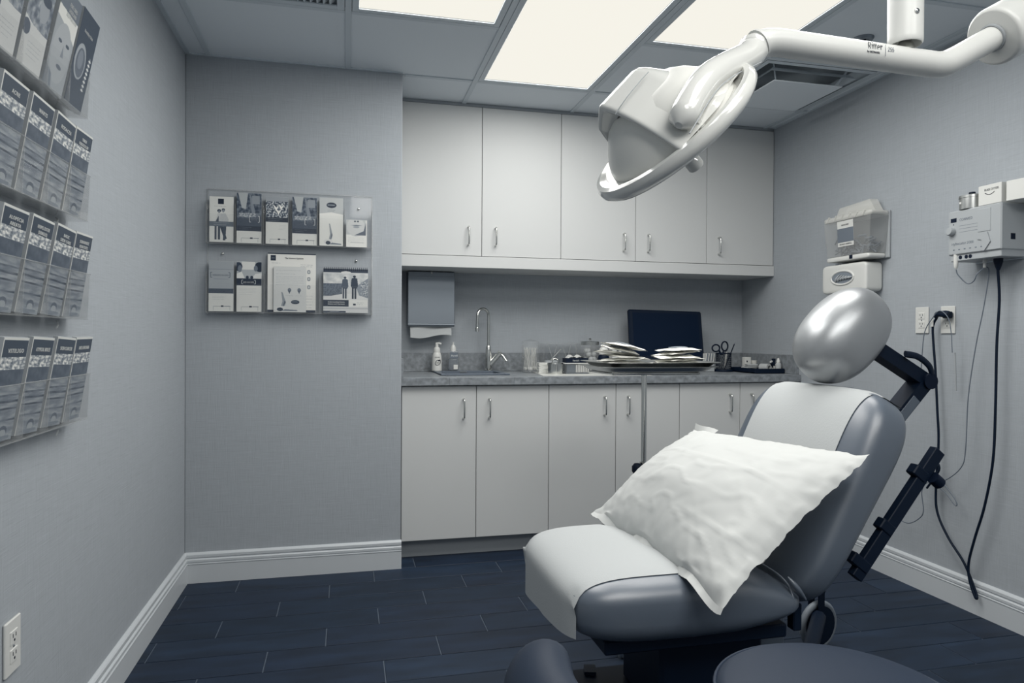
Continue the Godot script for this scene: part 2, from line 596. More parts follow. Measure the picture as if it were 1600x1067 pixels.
# supply diffuser: a dropped square plate and a middle ring hung under a dark round duct
func air_diffuser(at: Vector3) -> void:
	var o := thing("air_diffuser", "square ceiling air diffuser with dropped plate over a dark duct", "air diffuser", at)
	var w := TILE / 2 - 0.014
	var k := mb()
	# outer shell rises as a shallow pyramid to the duct collar
	for q in 4:
		k.xf = Transform3D(Basis(Vector3.UP, q * PI / 2), Vector3.ZERO)
		k.quad(Vector3(w, 0.0, w), Vector3(w, 0.0, -w), Vector3(0.235, 0.03, -0.235), Vector3(0.235, 0.03, 0.235))
		k.quad(Vector3(w, 0.0, -w), Vector3(w, 0.0, w), Vector3(w - 0.02, -0.004, w - 0.02), Vector3(w - 0.02, -0.004, -w + 0.02))
	k.xf = Transform3D()
	part(o, "shell", k, M.tee)
	part(o, "duct", mb().lathe(Vector3.ZERO, [Vector2(0.31, 0.03), Vector2(0.205, 0.12), Vector2(0.2, 0.14), Vector2(0.2, 0.75), Vector2(0.0, 0.75)], 40), M.duct)
	var ring := mb()
	for q in 4:
		ring.xf = Transform3D(Basis(Vector3.UP, q * PI / 2), Vector3.ZERO)
		ring.quad(Vector3(0.225, -0.014, 0.225), Vector3(0.225, -0.014, -0.225), Vector3(0.202, 0.006, -0.202), Vector3(0.202, 0.006, 0.202))
		ring.quad(Vector3(0.228, -0.016, -0.228), Vector3(0.228, -0.016, 0.228), Vector3(0.205, 0.008, 0.205), Vector3(0.205, 0.008, -0.205))
	ring.xf = Transform3D()
	part(o, "ring", ring, M.tee)
	part(o, "plate", mb().box(Vector3(0, -0.042, 0), Vector3(0.37, 0.006, 0.37), 0.002), M.ceiling)
	for s in [[1, 1], [1, -1], [-1, 1], [-1, -1]]:
		part(o, "bracket", mb().tube([Vector3(s[0] * 0.16, -0.04, s[1] * 0.16), Vector3(s[0] * 0.2, 0.03, s[1] * 0.2), Vector3(s[0] * 0.19, 0.09, s[1] * 0.19)], 0.007, 6, true, 0.3), M.tee)

func build_floor() -> void:
	var f := structure("floor", slab(XL - 0.1, XR + 0.1, -0.1, -0.0025, ZB - 0.1, ZR + 0.1), M.grout, "dark blue-grey plank tile floor with thin joints")
	var row := 0.1577
	var long := 0.5955
	var j := 0.0022
	for i in 32:
		var z0 := -3.373 + (i - 2) * row
		var s := 0.127 - 0.1975 * posmod(i - 2, 3)
		var x := s - 2 * long
		while x < XR:
			var a := maxf(x + j, XL)
			var b := minf(x + long - j, XR)
			var c := maxf(z0 + j, ZB)
			var d := minf(z0 + row - j, ZR)
			if b - a > 0.02 and d - c > 0.02 and not (d < ZA and b < XS):
				part(f, "plank", slab(a, b, -0.006, 0.0, c, d, 0.001), M.plank[rng.randi() % 4])
			x += long

# ------------------------------------------------------------------ cabinets
func pull(p: Node3D, at: Vector3) -> void:   # slim arched bar handle, fixed to a door
	var pts := [Vector3(0, -0.048, 0), Vector3(0, -0.048, 0.02), Vector3(0, -0.044, 0.0285), Vector3(0, -0.036, 0.031), Vector3(0, 0, 0.032), Vector3(0, 0.036, 0.031), Vector3(0, 0.044, 0.0285), Vector3(0, 0.048, 0.02), Vector3(0, 0.048, 0)]
	var h := part(p, "handle", mb().tube(pts, 0.0046, 8), M.chrome, "slim chrome bar handle")
	h.position = at

func cabinet(called: String, label: String, x0: float, x1: float, y0: float, y1: float, zf: float, zb: float, doors: Array, hy: float, group: String) -> void:
	var o := thing(called, label, "cabinet", Vector3((x0 + x1) / 2, y0, (zf + zb) / 2), 0.0, group)
	var w := x1 - x0
	var d := zf - zb
	var t := 0.018
	var k := mb()
	for s in [-1, 1]: k.box(Vector3(s * (w / 2 - t / 2), (y1 - y0) / 2, -0.011), Vector3(t, y1 - y0, d - 0.022))
	for y in [t / 2, y1 - y0 - t / 2]: k.box(Vector3(0, y, -0.011), Vector3(w - 2 * t, t, d - 0.022))
	k.box(Vector3(0, (y1 - y0) / 2, -d / 2 + 0.004), Vector3(w - 2 * t, y1 - y0 - 2 * t, 0.006))
	part(o, "body", k, M.edge)
	for q: Array in doors:   # [left, right, handle side]
		var dw: float = q[1] - q[0]
		var door := part(o, "door", mb().box(Vector3.ZERO, Vector3(dw - 0.003, y1 - y0 - 0.004, 0.019), 0.0012), M.cabinet)
		door.position = Vector3((q[0] + q[1]) / 2 - (x0 + x1) / 2, (y1 - y0) / 2, d / 2 - 0.0095)
		pull(door, Vector3(q[2] * (dw / 2 - (0.075 if called == "wall_cabinet" else 0.066)) if q[2] != 0 else 0.0, hy - (y0 + y1) / 2, 0.0095))

func build_cabinets() -> void:
	var u := [XS + 0.009, 0.7116, 1.1606, 1.6074, 2.0554, 2.4975]
	cabinet("wall_cabinet", "white two-door wall cabinet at the left, above the sink", u[0], u[2], 1.55, 2.359, -3.7236, ZB + 0.001, [[u[0], u[1], 1], [u[1], u[2], -1]], 1.659, "white wall cabinets")
	cabinet("wall_cabinet", "white two-door wall cabinet in the middle, behind the lamp head", u[2], u[4], 1.55, 2.359, -3.7236, ZB + 0.001, [[u[2], u[3], 1], [u[3], u[4], -1]], 1.657, "white wall cabinets")
	cabinet("wall_cabinet", "white single-door wall cabinet next to the right wall", u[4], u[5], 1.55, 2.359, -3.7236, ZB + 0.001, [[u[4], u[5], -1]], 1.657, "white wall cabinets")
	solo("cabinet_valance", "white board running along the underside of the wall cabinets", "valance", slab(XS + 0.002, XR - 0.0008, 1.487, 1.5485, -3.716, ZB + 0.001, 0.0015), M.cabinet)
	solo("cabinet_cornice", "grey strip between the wall cabinets and the ceiling", "trim", slab(XS + 0.002, XR - 0.002, 2.3595, H + 0.005, -3.728, ZB + 0.002, 0.001), M.kick)
	var b := [XS + 0.009, 0.6405, 1.0236, 1.3946, 1.7635, 2.1303, 2.4885]
	cabinet("base_cabinet", "white two-door base cabinet under the sink", b[0], b[2], 0.095, 0.868, -3.475, ZB + 0.001, [[b[0], b[1], 1], [b[1], b[2], -1]], 0.752, "white base cabinets")
	cabinet("base_cabinet", "white two-door base cabinet behind the tray stand pole", b[2], b[4], 0.095, 0.868, -3.475, ZB + 0.001, [[b[2], b[3], 1], [b[3], b[4], -1]], 0.753, "white base cabinets")
	cabinet("base_cabinet", "white two-door base cabinet at the right end, behind the chair", b[4], b[6], 0.095, 0.868, -3.475, ZB + 0.001, [[b[4], b[5], 1], [b[5], b[6], -1]], 0.755, "white base cabinets")
	solo("toe_kick", "grey recessed plinth under the base cabinets", "plinth", slab(XS + 0.004, XR - 0.02, 0.0005, 0.0945, -3.537, ZB + 0.002), M.kick)
	# worktop with a cut-out for the sink, back and side upstands
	var w := thing("worktop", "grey mottled laminate worktop with low upstand", "worktop", Vector3((XS + XR) / 2, 0.91, -3.757))
	var o := -w.position
	var k := mb(Transform3D(Basis(), o))
	var y0 := 0.8705
	var bx := func(kk: MB, x0: float, x1: float, ya: float, yb: float, z0: float, z1: float) -> void:
		kk.box(Vector3(x0 + x1, ya + yb, z0 + z1) * 0.5, Vector3(x1 - x0, yb - ya, z1 - z0), 0.0015)
	bx.call(k, XS + 0.001, 0.50, y0, 0.91, ZB + 0.001, -3.45)
	bx.call(k, 0.83, XR - 0.001, y0, 0.91, ZB + 0.001, -3.45)
	bx.call(k, 0.50, 0.83, y0, 0.91, ZB + 0.001, -3.92)
	bx.call(k, 0.50, 0.83, y0, 0.91, -3.66, -3.45)
	part(w, "top", k, M.counter)
	k = mb(Transform3D(Basis(), o))
	bx.call(k, XS + 0.001, XR - 0.001, 0.9102, 1.019, ZB + 0.001, ZB + 0.02)
	part(w, "upstand", k, M.counter)
	k = mb(Transform3D(Basis(), o))
	bx.call(k, XR - 0.02, XR - 0.001, 0.9102, 1.019, ZB + 0.021, -3.47)
	part(w, "upstand", k, M.counter)
	k = mb(Transform3D(Basis(), o))
	bx.call(k, XS + 0.001, XS + 0.018, 0.9102, 1.005, ZB + 0.021, -3.47)
	part(w, "upstand", k, M.counter)

# ------------------------------------------------------------------ the chair
func wb(o: Node3D) -> MB:   # builder in room coordinates for an unturned thing
	return mb(Transform3D(Basis(), -o.position))

func seat_bend(p: Vector3) -> Vector3:   # the seat thins towards the hinge and bellies out below
	var k := smoothstep(0.08, 0.33, p.x)
	p.y *= 1.0 - 0.5 * k
	p.y -= 0.022 * k
	if p.y < 0.0: p.y *= 1.0 + 0.2 * (1.0 - k) * cos(p.x * 4.0)
	return p

func back_bend(p: Vector3) -> Vector3:   # the backrest is fuller at the shoulders
	p.y *= 1.0 + 0.28 * smoothstep(-0.1, 0.25, p.x) - 0.12 * smoothstep(0.05, -0.3, p.x)
	if p.y < 0.0: p.y *= 1.12
	return p

# paper laid on a cushion of half sizes h and over its +x end, down to height y1
func drape(h: Vector3, e1: float, e2: float, x0: float, y1: float, z0: float, z1: float, off: float, bend, sway := 0.0) -> Array:
	var rows := []
	var p := 2.0 / e2
	var q := 2.0 / e1
	var xe := 0.955
	for i in 29:
		var z := lerpf(z0, z1, i / 28.0)
		var row := []
		var f := pow(absf(z / h.z), p)
		var ye := 0.0
		for j in 26:
			var x := lerpf(x0, h.x * xe, j / 25.0)
			var rho := pow(pow(absf(x / h.x), p) + f, 1.0 / p)
			var y := h.y * pow(maxf(1.0 - pow(minf(rho, 0.9999), q), 0.0), 1.0 / q)
			ye = y
			row.append(bend.call(Vector3(x, y, z)) + Vector3(off * 0.3, off, 0))
		for j in range(1, 15):
			var y := lerpf(ye, y1 - sway * (i / 28.0 - 0.5), j / 14.0)
			var rho := pow(maxf(1.0 - pow(minf(absf(y) / h.y, 0.98), q), 0.0), 1.0 / q)
			if y < 0.0: rho = 1.0
			var x := h.x * pow(maxf(pow(rho, p) - f, 0.05), 1.0 / p)
			var g: Vector3 = bend.call(Vector3(x, maxf(y, -h.y * 0.9), z))
			row.append(Vector3(maxf(g.x, row[row.size() - 1].x - 0.004) + off, minf(g.y, y), z))
		rows.append(row)
	return rows

func build_chair() -> void:
	var o := thing("exam_chair", "reclining grey vinyl examination chair with oval headrest", "chair", Vector3(1.0, 0, -1.8))
	var hs := Vector3(0.322, 0.090, 0.285)
	var seat := part(o, "seat", wb(o).cushion(Vector3(0.835, 0.463, -1.8), hs, 0.62, 0.36, 72, 30, seat_bend), M.vinyl)
	# welted seam near the hinge
	var seam := []
	for j in 25:
		var t := -PI * 0.5 + PI * j / 24.0
		seam.append(Vector3(0.835 + 0.262, 0.452 + 0.052 * sin(t), -1.8 + 0.262 * pow(cos(t), 0.3)))
	part(seat, "seam", wb(o).tube(seam, 0.0035, 6), M.vinyl)
	var hb := Vector3(0.306, 0.071, 0.292)
	var bt := Transform3D(Basis(Vector3(0.48, 0.877, 0), Vector3(-0.877, 0.48, 0), Vector3(0, 0, 1)), Vector3(1.270, 0.697, -1.8))
	var b := wb(o)
	b.xf = b.xf * bt
	part(o, "backrest", b.cushion(Vector3.ZERO, hb, 0.58, 0.40, 72, 30, back_bend), M.vinyl)
	# folds where the vinyl is gathered at the hinge
	for s in [0]:
		var f := wb(o)
		f.tube(curve([Vector3(1.085 + s * 0.02, 0.515 - s * 0.03, -1.545), Vector3(1.105 + s * 0.02, 0.487 - s * 0.02, -1.53), Vector3(1.13 + s * 0.008, 0.457 - s * 0.004, -1.535)], 4), [0.002, 0.004, 0.006, 0.007, 0.007, 0.006, 0.005, 0.004, 0.003], 8)
		part(seat, "fold", f, M.vinyl)
	# headrest: rounded pad on a hinged black arm
	var hx := Basis(Vector3(0.70, 0.714, 0), Vector3(-0.714, 0.70, 0), Vector3(0, 0, 1))
	var h := wb(o)
	h.xf = h.xf * Transform3D(hx, Vector3(1.44, 1.126, -1.8))
	part(o, "headrest", h.cushion(Vector3.ZERO, Vector3(0.160, 0.110, 0.104), 0.86, 0.86, 56, 36), M.headrest, "shiny silver-grey oval headrest")
	var arm := wb(o)
	arm.xf = arm.xf * Transform3D(Basis(), Vector3(0, 0, -1.8))
	var bar := func(p: Vector2, q: Vector2, w: float, t: float) -> Array:
		var d := (q - p).normalized()
		var n := Vector2(-d.y, d.x) * w
		return [PackedVector2Array([p - n, q - n, q + n, p + n]), t]
	for q: Array in [bar.call(Vector2(1.50, 1.118), Vector2(1.73, 0.988), 0.02, 0.027), bar.call(Vector2(1.40, 0.645), Vector2(1.735, 0.995), 0.02, 0.03)]:
		arm.prism(q[0], -q[1], q[1])
	var a := part(o, "headrest_arm", arm, M.black)
	var piv := wb(o)
	piv.tube([Vector3(1.728, 0.988, -1.838), Vector3(1.728, 0.988, -1.762)], 0.024, 18)
	part(a, "pivot", piv, M.black_soft)
	part(a, "plate", mb(wb(o).xf * Transform3D(Basis(Vector3(0, 0, 1), -0.756), Vector3(1.652, 0.905, -1.7685))).box(Vector3.ZERO, Vector3(0.03, 0.085, 0.003), 0.001), M.sink)
	part(a, "lever", wb(o).tube(curve([Vector3(1.738, 1.0, -1.77), Vector3(1.722, 1.034, -1.765), Vector3(1.68, 1.063, -1.765), Vector3(1.635, 1.071, -1.765)], 5), 0.011, 10, true, 0.6), M.black)
	# accessory rail behind the backrest
	var r := wb(o)
	r.xf = r.xf * Transform3D(Basis(Vector3(0, 0, 1), -0.672), Vector3(1.459, 0.643, -1.6))
	r.box(Vector3.ZERO, Vector3(0.036, 0.425, 0.024), 0.002)
	var rail := part(o, "side_rail", r, M.black)
	for q: Array in [[Vector3(1.535, 0.742, -1.6), 0.030], [Vector3(1.35, 0.508, -1.6), 0.04], [Vector3(1.43, 0.60, -1.6), 0.03]]:
		part(rail, "bracket", mb(wb(o).xf * Transform3D(Basis(Vector3(0, 0, 1), -0.672), q[0])).box(Vector3(-q[1] * 0.4, 0, 0), Vector3(q[1] * 1.6, 0.03 if q[1] < 0.042 else 0.045, 0.03), 0.003), M.black)
	part(rail, "clamp_knob", mb(wb(o).xf * Transform3D(Basis(Vector3(0, 0, 1), -0.672), Vector3(1.553, 0.745, -1.585))).tube([Vector3(0.01, 0, 0), Vector3(0.04, 0, 0.0)], 0.017, 12), M.black_soft)
	# underframe, lifting column, base and castors
	var u := wb(o)
	u.box(Vector3(0.86, 0.362, -1.8), Vector3(0.50, 0.035, 0.44), 0.004)
	u.box(Vector3(0.585, 0.375, -2.0), Vector3(0.02, 0.12, 0.035), 0.003)
	u.box(Vector3(1.145, 0.39, -1.6), Vector3(0.025, 0.07, 0.03), 0.003)
	u.box(Vector3(1.14, 0.40, -2.02), Vector3(0.03, 0.09, 0.03), 0.003)
	part(o, "frame", u, M.black)
	part(o, "lift_column", wb(o).box(Vector3(0.95, 0.23, -1.8), Vector3(0.30, 0.24, 0.26), 0.01), M.black)
	var base := wb(o)
	base.box(Vector3(1.05, 0.085, -1.8), Vector3(0.95, 0.06, 0.40), 0.012)
	base.tube([Vector3(1.45, 0.10, -1.95), Vector3(1.63, 0.13, -2.14)], 0.025, 8)
	base.tube([Vector3(1.45, 0.10, -1.65), Vector3(1.56, 0.11, -1.62)], 0.0245, 8)
	part(o, "base", base, M.black)
	part(o, "motor_cover", wb(o).box(Vector3(1.19, 0.235, -1.82), Vector3(0.10, 0.22, 0.10), 0.01), M.sink)
	for q: Array in [[Vector3(1.65, 0.089, -2.17), 0.2, 0.088], [Vector3(1.58, 0.052, -1.61), -0.5, 0.05], [Vector3(0.72, 0.05, -1.66), 0.3, 0.05], [Vector3(0.72, 0.05, -1.96), -0.3, 0.05]]:
		castor(o, q[0], q[1], q[2])
	# protective paper over seat and backrest
	var sp := solo("paper_sheet", "white disposable paper lying over the seat, hanging down its front", "paper sheet", mb(Transform3D(Basis(Vector3.UP, PI), Vector3.ZERO)).grid(drape(hs, 0.62, 0.36, -0.02, -0.085, -0.232, 0.262, 0.0025, func(p: Vector3) -> Vector3: return seat_bend(Vector3(-p.x, p.y, p.z)) * Vector3(-1, 1, 1), 0.05)), M.paper, Vector3(0.835, 0.463, -1.8))
	var bp := solo("paper_sheet", "white disposable paper over the top of the backrest, under the headrest", "paper sheet", mb(Transform3D(bt.basis, Vector3.ZERO)).grid(drape(hb, 0.58, 0.40, 0.02, -0.05, -0.205, 0.215, 0.0025, back_bend)), M.paper, bt.origin)
	sp.set_meta("group", "disposable paper on the chair")
	bp.set_meta("group", "disposable paper on the chair")
	build_pillow()

func castor(o: Node3D, c: Vector3, turn: float, r: float) -> void:
	var k := wb(o)
	k.xf = k.xf * Transform3D(Basis(Vector3.UP, turn), c)
	var ring := []
	for i in 29: ring.append(Vector3(cos(TAU * i / 28) * (r - 0.012), sin(TAU * i / 28) * (r - 0.012), 0))
	k.tube(ring, 0.012, 10, false)
	var t := part(o, "castor", k, M.mid if r > 0.06 else M.sink)
	var hub := mb(k.xf)
	hub.tube([Vector3(0, 0, -0.012), Vector3(0, 0, 0.012)], r - 0.018, 24)
	hub.tube([Vector3(0, 0, -0.02), Vector3(0, 0, 0.02)], 0.014, 12)
	part(t, "hub", hub, M.black)
	var fork := mb(k.xf)
	fork.box(Vector3(-0.01, r * 0.75, 0.022), Vector3(0.03, r * 1.5, 0.005), 0.001)
	fork.box(Vector3(-0.01, r * 0.75, -0.022), Vector3(0.03, r * 1.5, 0.005), 0.001)
	fork.box(Vector3(-0.01, r * 1.45, 0), Vector3(0.035, 0.01, 0.05), 0.001)
	part(t, "fork", fork, M.black)

func build_pillow() -> void:
	var A := Vector3(0.765, 0.563, -2.08)
	var B := Vector3(0.812, 0.528, -1.385)
	var C := Vector3(1.232, 0.835, -1.435)
	var D := Vector3(1.107, 0.816, -2.08)
	var n := (B - A).cross(D - A).normalized()
	var f := FastNoiseLite.new()
	f.seed = 21
	f.frequency = 1.0
	f.fractal_octaves = 2
	var rows := {1: [], -1: []}
	var nu := 84
	var nv := 64
	for side in [1, -1]:
		for i in nu + 1:
			var u := float(i) / nu
			var row := []
			for j in nv + 1:
				var v := float(j) / nv
				var p: Vector3 = A.lerp(B, u).lerp(D.lerp(C, u), v)
				var e := minf(minf(u, 1 - u), minf(v, 1 - v))
				# cloth edges draw in between the corners and ripple
				p += (Vector3(0.5 - u, 0, 0).x * (C - D) * 0.035 * sin(PI * v)) + (0.5 - v) * (D - A) * 0.06 * sin(PI * u)
				var t := pow(sin(PI * u), 0.62) * pow(sin(PI * v), 0.62)
				var full := 0.105 * t * (1.0 + 0.12 * sin(PI * v) - 0.1 * u)
				var w := 0.0
				# pulled folds that run in from the edges and corners
				var ang := u * 9.0 + v * 2.0
				w += 0.0065 * absf(f.get_noise_2d(ang * 0.9, v * 2.2 + u)) * (1.0 - t) * minf(1.0, e * 14.0)
				w += 0.008 * f.get_noise_2d(u * 1.6 + v * 1.1, v * 1.8 - u * 0.8 + 7.0) * t
				w += 0.003 * absf(f.get_noise_2d(u * 4.0 - v * 3.0, v * 1.5 + u * 2.0)) * smoothstep(0.0, 0.1, e)
				# sharp thin wrinkles
				w += 0.0030 * pow(1.0 - minf(absf(f.get_noise_2d(u * 2.6 + v * 2.0, v * 3.4 - u * 1.2 + 20.0)) * 2.2, 1.0), 5.0) * smoothstep(0.0, 0.12, e)
				w += 0.0030 * pow(1.0 - minf(absf(f.get_noise_2d(u * 5.0 + v * 1.0 + 9.0, v * 2.4 + u * 2.6)) * 2.2, 1.0), 4.0) * smoothstep(0.45, 0.95, u) * smoothstep(0.0, 0.06, e)
				# packing creases
				w += 0.0035 * exp(-pow((v - 0.60 - 0.015 * sin(u * 9.0)) / 0.010, 2.0)) * smoothstep(0.02, 0.2, e)
				w += 0.003 * exp(-pow((v - 0.26 - 0.02 * sin(u * 7.0)) / 0.010, 2.0)) * smoothstep(0.5, 0.8, u)
				w += 0.0025 * exp(-pow((u - 0.52) / 0.008, 2.0)) * smoothstep(0.3, 0.0, v)
				var rip := 0.007 * f.get_noise_2d(u * 12.0, v * 12.0 + 40.0) * smoothstep(0.09, 0.0, e)
				p += n * (side * full * (1.0 if side > 0 else 0.35) + (w if side > 0 else -w * 0.4) + rip)
				p.y += 0.012 * sin(u * 18.0) * smoothstep(0.05, 0.0, v) * smoothstep(0.0, 0.1, u)
				row.append(p)
			rows[side].append(row)
	var o := thing("pillow", "white pillow in a paper case leaning on the chair", "pillow", A.lerp(C, 0.5))
	var k := wb(o)
	k.grid(rows[1])
	var back: Array = rows[-1]
	back.reverse()
	k.grid(back)
	part(o, "case", k, M.sheet)
	# open hem along the lower edge and flap at the far top corner
	var hem := []
	for s in [0, 1]:
		var line := []
		for i in 61:
			var u := i / 60.0
			var p: Vector3 = rows[1][int(u * nu)][0]
			line.append(p + s * ((A - D).normalized() * (0.014 + 0.006 * sin(u * 17.0)) + Vector3(0, -0.004 + 0.006 * sin(u * 23.0 + 1.0), 0)))
		hem.append(line)
	hem.reverse()
	part(o, "hem", wb(o).grid(hem), M.sheet)
	var flap := []
	for i in 7:
		var u := i / 6.0
		var p: Vector3 = rows[1][int(u * 0.16 * nu)][nv]
		flap.append([p - n * 0.004, p - n * 0.004 + (D - A).normalized() * 0.02 + Vector3(-0.012, 0.012, 0) * (1.0 - u)])
	part(o, "flap", wb(o).grid(flap), M.sheet)

# ------------------------------------------------------------------ stool in the foreground
func build_stool() -> void:
	var o := thing("rolling_stool", "dark vinyl round stool with padded backrest in the foreground", "stool", Vector3(0.775, 0, -0.965))
	var c := Vector3(0, 0.026, 0)
	var seat := part(o, "seat", mb().lathe(c, [Vector2(0.0, 0.446), Vector2(0.175, 0.446), Vector2(0.193, 0.456), Vector2(0.1985, 0.475), Vector2(0.1975, 0.497), Vector2(0.191, 0.514), Vector2(0.176, 0.524), Vector2(0.14, 0.531), Vector2(0.08, 0.5345), Vector2(0.0, 0.5355)], 64), M.vinyl_dark)
	var ring := []
	for i in 65: ring.append(Vector3(cos(TAU * i / 64) * 0.1935, 0.538, sin(TAU * i / 64) * 0.1935))
	part(seat, "piping", mb().tube(ring, 0.0035, 6, false), M.vinyl_dark)
	# backrest: a bent bolster on a steel bar
	var pts := []
	for i in 17:
		var t := (i / 16.0 - 0.5) * 1.05
		pts.append(Vector3(-0.478 + 0.40 * (1.0 - cos(t)) * 0.9, 0.545, -0.40 * sin(t) * 0.88 - 0.05))
	var rr := []
	for i in 17: rr.append(0.066 * pow(maxf(1.0 - pow(absf(i / 8.0 - 1.0), 6.0), 0.0), 0.5))
	part(o, "backrest", mb().tube(pts, rr, 24, false, 0.78), M.vinyl_dark)
	part(o, "backrest_bar", mb().tube(curve([Vector3(-0.43, 0.50, -0.08), Vector3(-0.36, 0.455, -0.10), Vector3(-0.28, 0.44, -0.10), Vector3(-0.1, 0.436, -0.04)], 5), 0.016, 10, true, 0.6), M.sink)
	part(o, "column", mb().tube([Vector3(0, 0.09, 0), Vector3(0, 0.30, 0)], 0.032, 16).tube([Vector3(0, 0.30, 0), Vector3(0, 0.475, 0)], 0.018, 16), M.chrome)
	for i in 5:
		var d := Vector3(cos(TAU * i / 5 + 0.3), 0, sin(TAU * i / 5 + 0.3))
		var leg := part(o, "leg", mb().tube([Vector3(0, 0.10, 0), d * 0.14 + Vector3(0, 0.095, 0), d * 0.27 + Vector3(0, 0.078, 0)], [0.026, 0.022, 0.016], 10), M.chrome)
		var w := mb(Transform3D(Basis(), d * 0.27))
		w.tube([Vector3(0, 0.08, 0), Vector3(0, 0.05, 0)], 0.008, 8)
		w.tube([d.cross(Vector3.UP) * -0.022 + Vector3(0, 0.027, 0), d.cross(Vector3.UP) * 0.022 + Vector3(0, 0.027, 0)], 0.026, 16)
		part(leg, "castor", w, M.black)

# ------------------------------------------------------------------ ceiling-mounted examination lamp
func build_exam_lamp() -> void:
	var z := -1.237
	var o := thing("exam_lamp", "white examination lamp on a bent tube arm hung from the ceiling", "lamp", Vector3(1.138, H + 0.006, z))
	var post := wb(o)
	post.lathe(Vector3(1.138, 0, z), [Vector2(0.026, 1.745), Vector2(0.0285, 1.736), Vector2(0.031, 1.733), Vector2(0.0335, 1.736), Vector2(0.034, 1.745), Vector2(0.034, H + 0.005)], 28)
	post.lathe(Vector3(1.138, 0, z), [Vector2(0.026, 1.80), Vector2(0.026, 1.745)], 28)
	var p := part(o, "post", post, M.enamel)
	part(p, "ceiling_rose", wb(o).lathe(Vector3(1.138, 0, z), [Vector2(0.034, H - 0.05), Vector2(0.09, H - 0.03), Vector2(0.1, H + 0.004)], 32), M.enamel)
	var scr := wb(o)
	scr.xf = scr.xf * Transform3D(Basis(Vector3.RIGHT, PI / 2), Vector3(1.135, 1.79, z + 0.032))
	part(p, "screw", scr.lathe(Vector3.ZERO, [Vector2(0.0055, 0.0), Vector2(0.0055, 0.003), Vector2(0.003, 0.0045), Vector2(0.0, 0.0045)], 14), M.chrome)
	part(p, "pivot", wb(o).lathe(Vector3(1.138, 0, z), [Vector2(0.0, 1.715), Vector2(0.019, 1.72), Vector2(0.0165, 1.733), Vector2(0.012, 1.742), Vector2(0.02, 1.757), Vector2(0.0, 1.77)], 20), M.chrome)
	# bent tube
	var line := curve([Vector3(0.765, 1.678, -1.222), Vector3(0.79, 1.6945, -1.221), Vector3(0.825, 1.7005, -1.222), Vector3(0.90, 1.7002, -1.2245), Vector3(1.05, 1.7, -1.231), Vector3(1.17, 1.7, -1.236), Vector3(1.225, 1.7015, -1.238), Vector3(1.26, 1.714, -1.239), Vector3(1.33, 1.753, -1.24), Vector3(1.42, 1.803, -1.24)], 7)
	var arm := part(o, "arm", wb(o).tube(line, 0.0265, 24), M.enamel)
	var ax := Vector3(0.874, 0.486, 0)
	var drum := wb(o)
	drum.xf = drum.xf * Transform3D(Basis(Vector3(0.486, -0.874, 0), ax, Vector3(0, 0, 1)), Vector3(1.366, 1.774, -1.24))
	drum.lathe(Vector3.ZERO, [Vector2(0.0, 0.0), Vector2(0.055, 0.0), Vector2(0.061, 0.004), Vector2(0.063, 0.011), Vector2(0.063, 0.17), Vector2(0.058, 0.18), Vector2(0.0, 0.18)], 40)
	part(o, "drum", drum, M.enamel)
	part(o, "drum_collar", mb(drum.xf).lathe(Vector3(0, -0.002, 0), [Vector2(0.027, -0.004), Vector2(0.030, -0.003), Vector2(0.030, 0.003)], 28), M.grey_plastic)
	lettering(arm, "Ritter", 0.0145, Vector3(1.036, 1.707, -1.2305 + 0.0262) - o.position, M.ink, 0.036, true, Vector3(0, 0.045, 0))
	lettering(arm, "by MIDMARK", 0.0042, Vector3(1.032, 1.6955, -1.2305 + 0.0268) - o.position, M.ink, 0.031, false, Vector3(0, 0.045, 0))
	lettering(arm, "|", 0.017, Vector3(1.061, 1.7035, -1.231 + 0.0266) - o.position, M.ink_grey, 0.0007, false, Vector3(0, 0.045, 0))
	lettering(arm, "255", 0.0085, Vector3(1.075, 1.705, -1.2315 + 0.0266) - o.position, M.ink_grey, 0.015, false, Vector3(0, 0.045, 0))
	# lamp head, turned so that it shines down to the right
	var hb := Basis(Vector3(0, 0, 1), 0.83) * Basis(Vector3.RIGHT, 0.15)
	var ht := Transform3D(hb, Vector3(0.617, 1.513, -1.25))
	var hx := wb(o).xf * ht
	var head := part(o, "head_rim", mb(hx).lathe(Vector3.ZERO, [Vector2(0.0, -0.012), Vector2(0.1340, -0.012), Vector2(0.1570, -0.0145), Vector2(0.1720, -0.012), Vector2(0.1805, -0.003), Vector2(0.1815, 0.008), Vector2(0.1765, 0.017), Vector2(0.1670, 0.019), Vector2(0.1590, 0.014), Vector2(0.1500, 0.0085), Vector2(0.12, 0.008), Vector2(0.09, 0.012)], 72), M.gloss)
	part(head, "lens", mb(hx).lathe(Vector3.ZERO, [Vector2(0.0, -0.017), Vector2(0.115, -0.017), Vector2(0.13, -0.0125)], 48), M.milky)
	part(o, "dome", mb(hx).lathe(Vector3.ZERO, [Vector2(0.1395, 0.0085), Vector2(0.138, 0.02), Vector2(0.128, 0.041), Vector2(0.112, 0.064), Vector2(0.092, 0.085), Vector2(0.07, 0.1), Vector2(0.0, 0.105)], 64), M.dome)
	# arched housing across the dome, from rim to rim
	var rows := []
	for i in 45:
		var u := i / 44.0
		var row := []
		for j in 37:
			var zq := lerpf(-0.42, 1.0, j / 36.0)
			var arch := 1.0 - pow(absf(zq), 1.3)
			if j == 0: arch *= 0.55
			var x := lerpf(-0.094 - 0.010 * zq * zq, 0.112, u)
			var fall := 1.0 - 0.62 * smoothstep(0.52, 1.0, u)
			var round_ := minf(1.0, pow(u / 0.07, 0.5)) if u < 0.07 else 1.0
			var hgt := (0.018 + 0.126 * arch * fall - 0.014 * (1.0 - round_)) * 1.0
			row.append(Vector3(x + 0.012 * (1.0 - round_), hgt, zq * (0.147 - 0.04 * smoothstep(0.5, 1.0, u))))
		rows.append(row)
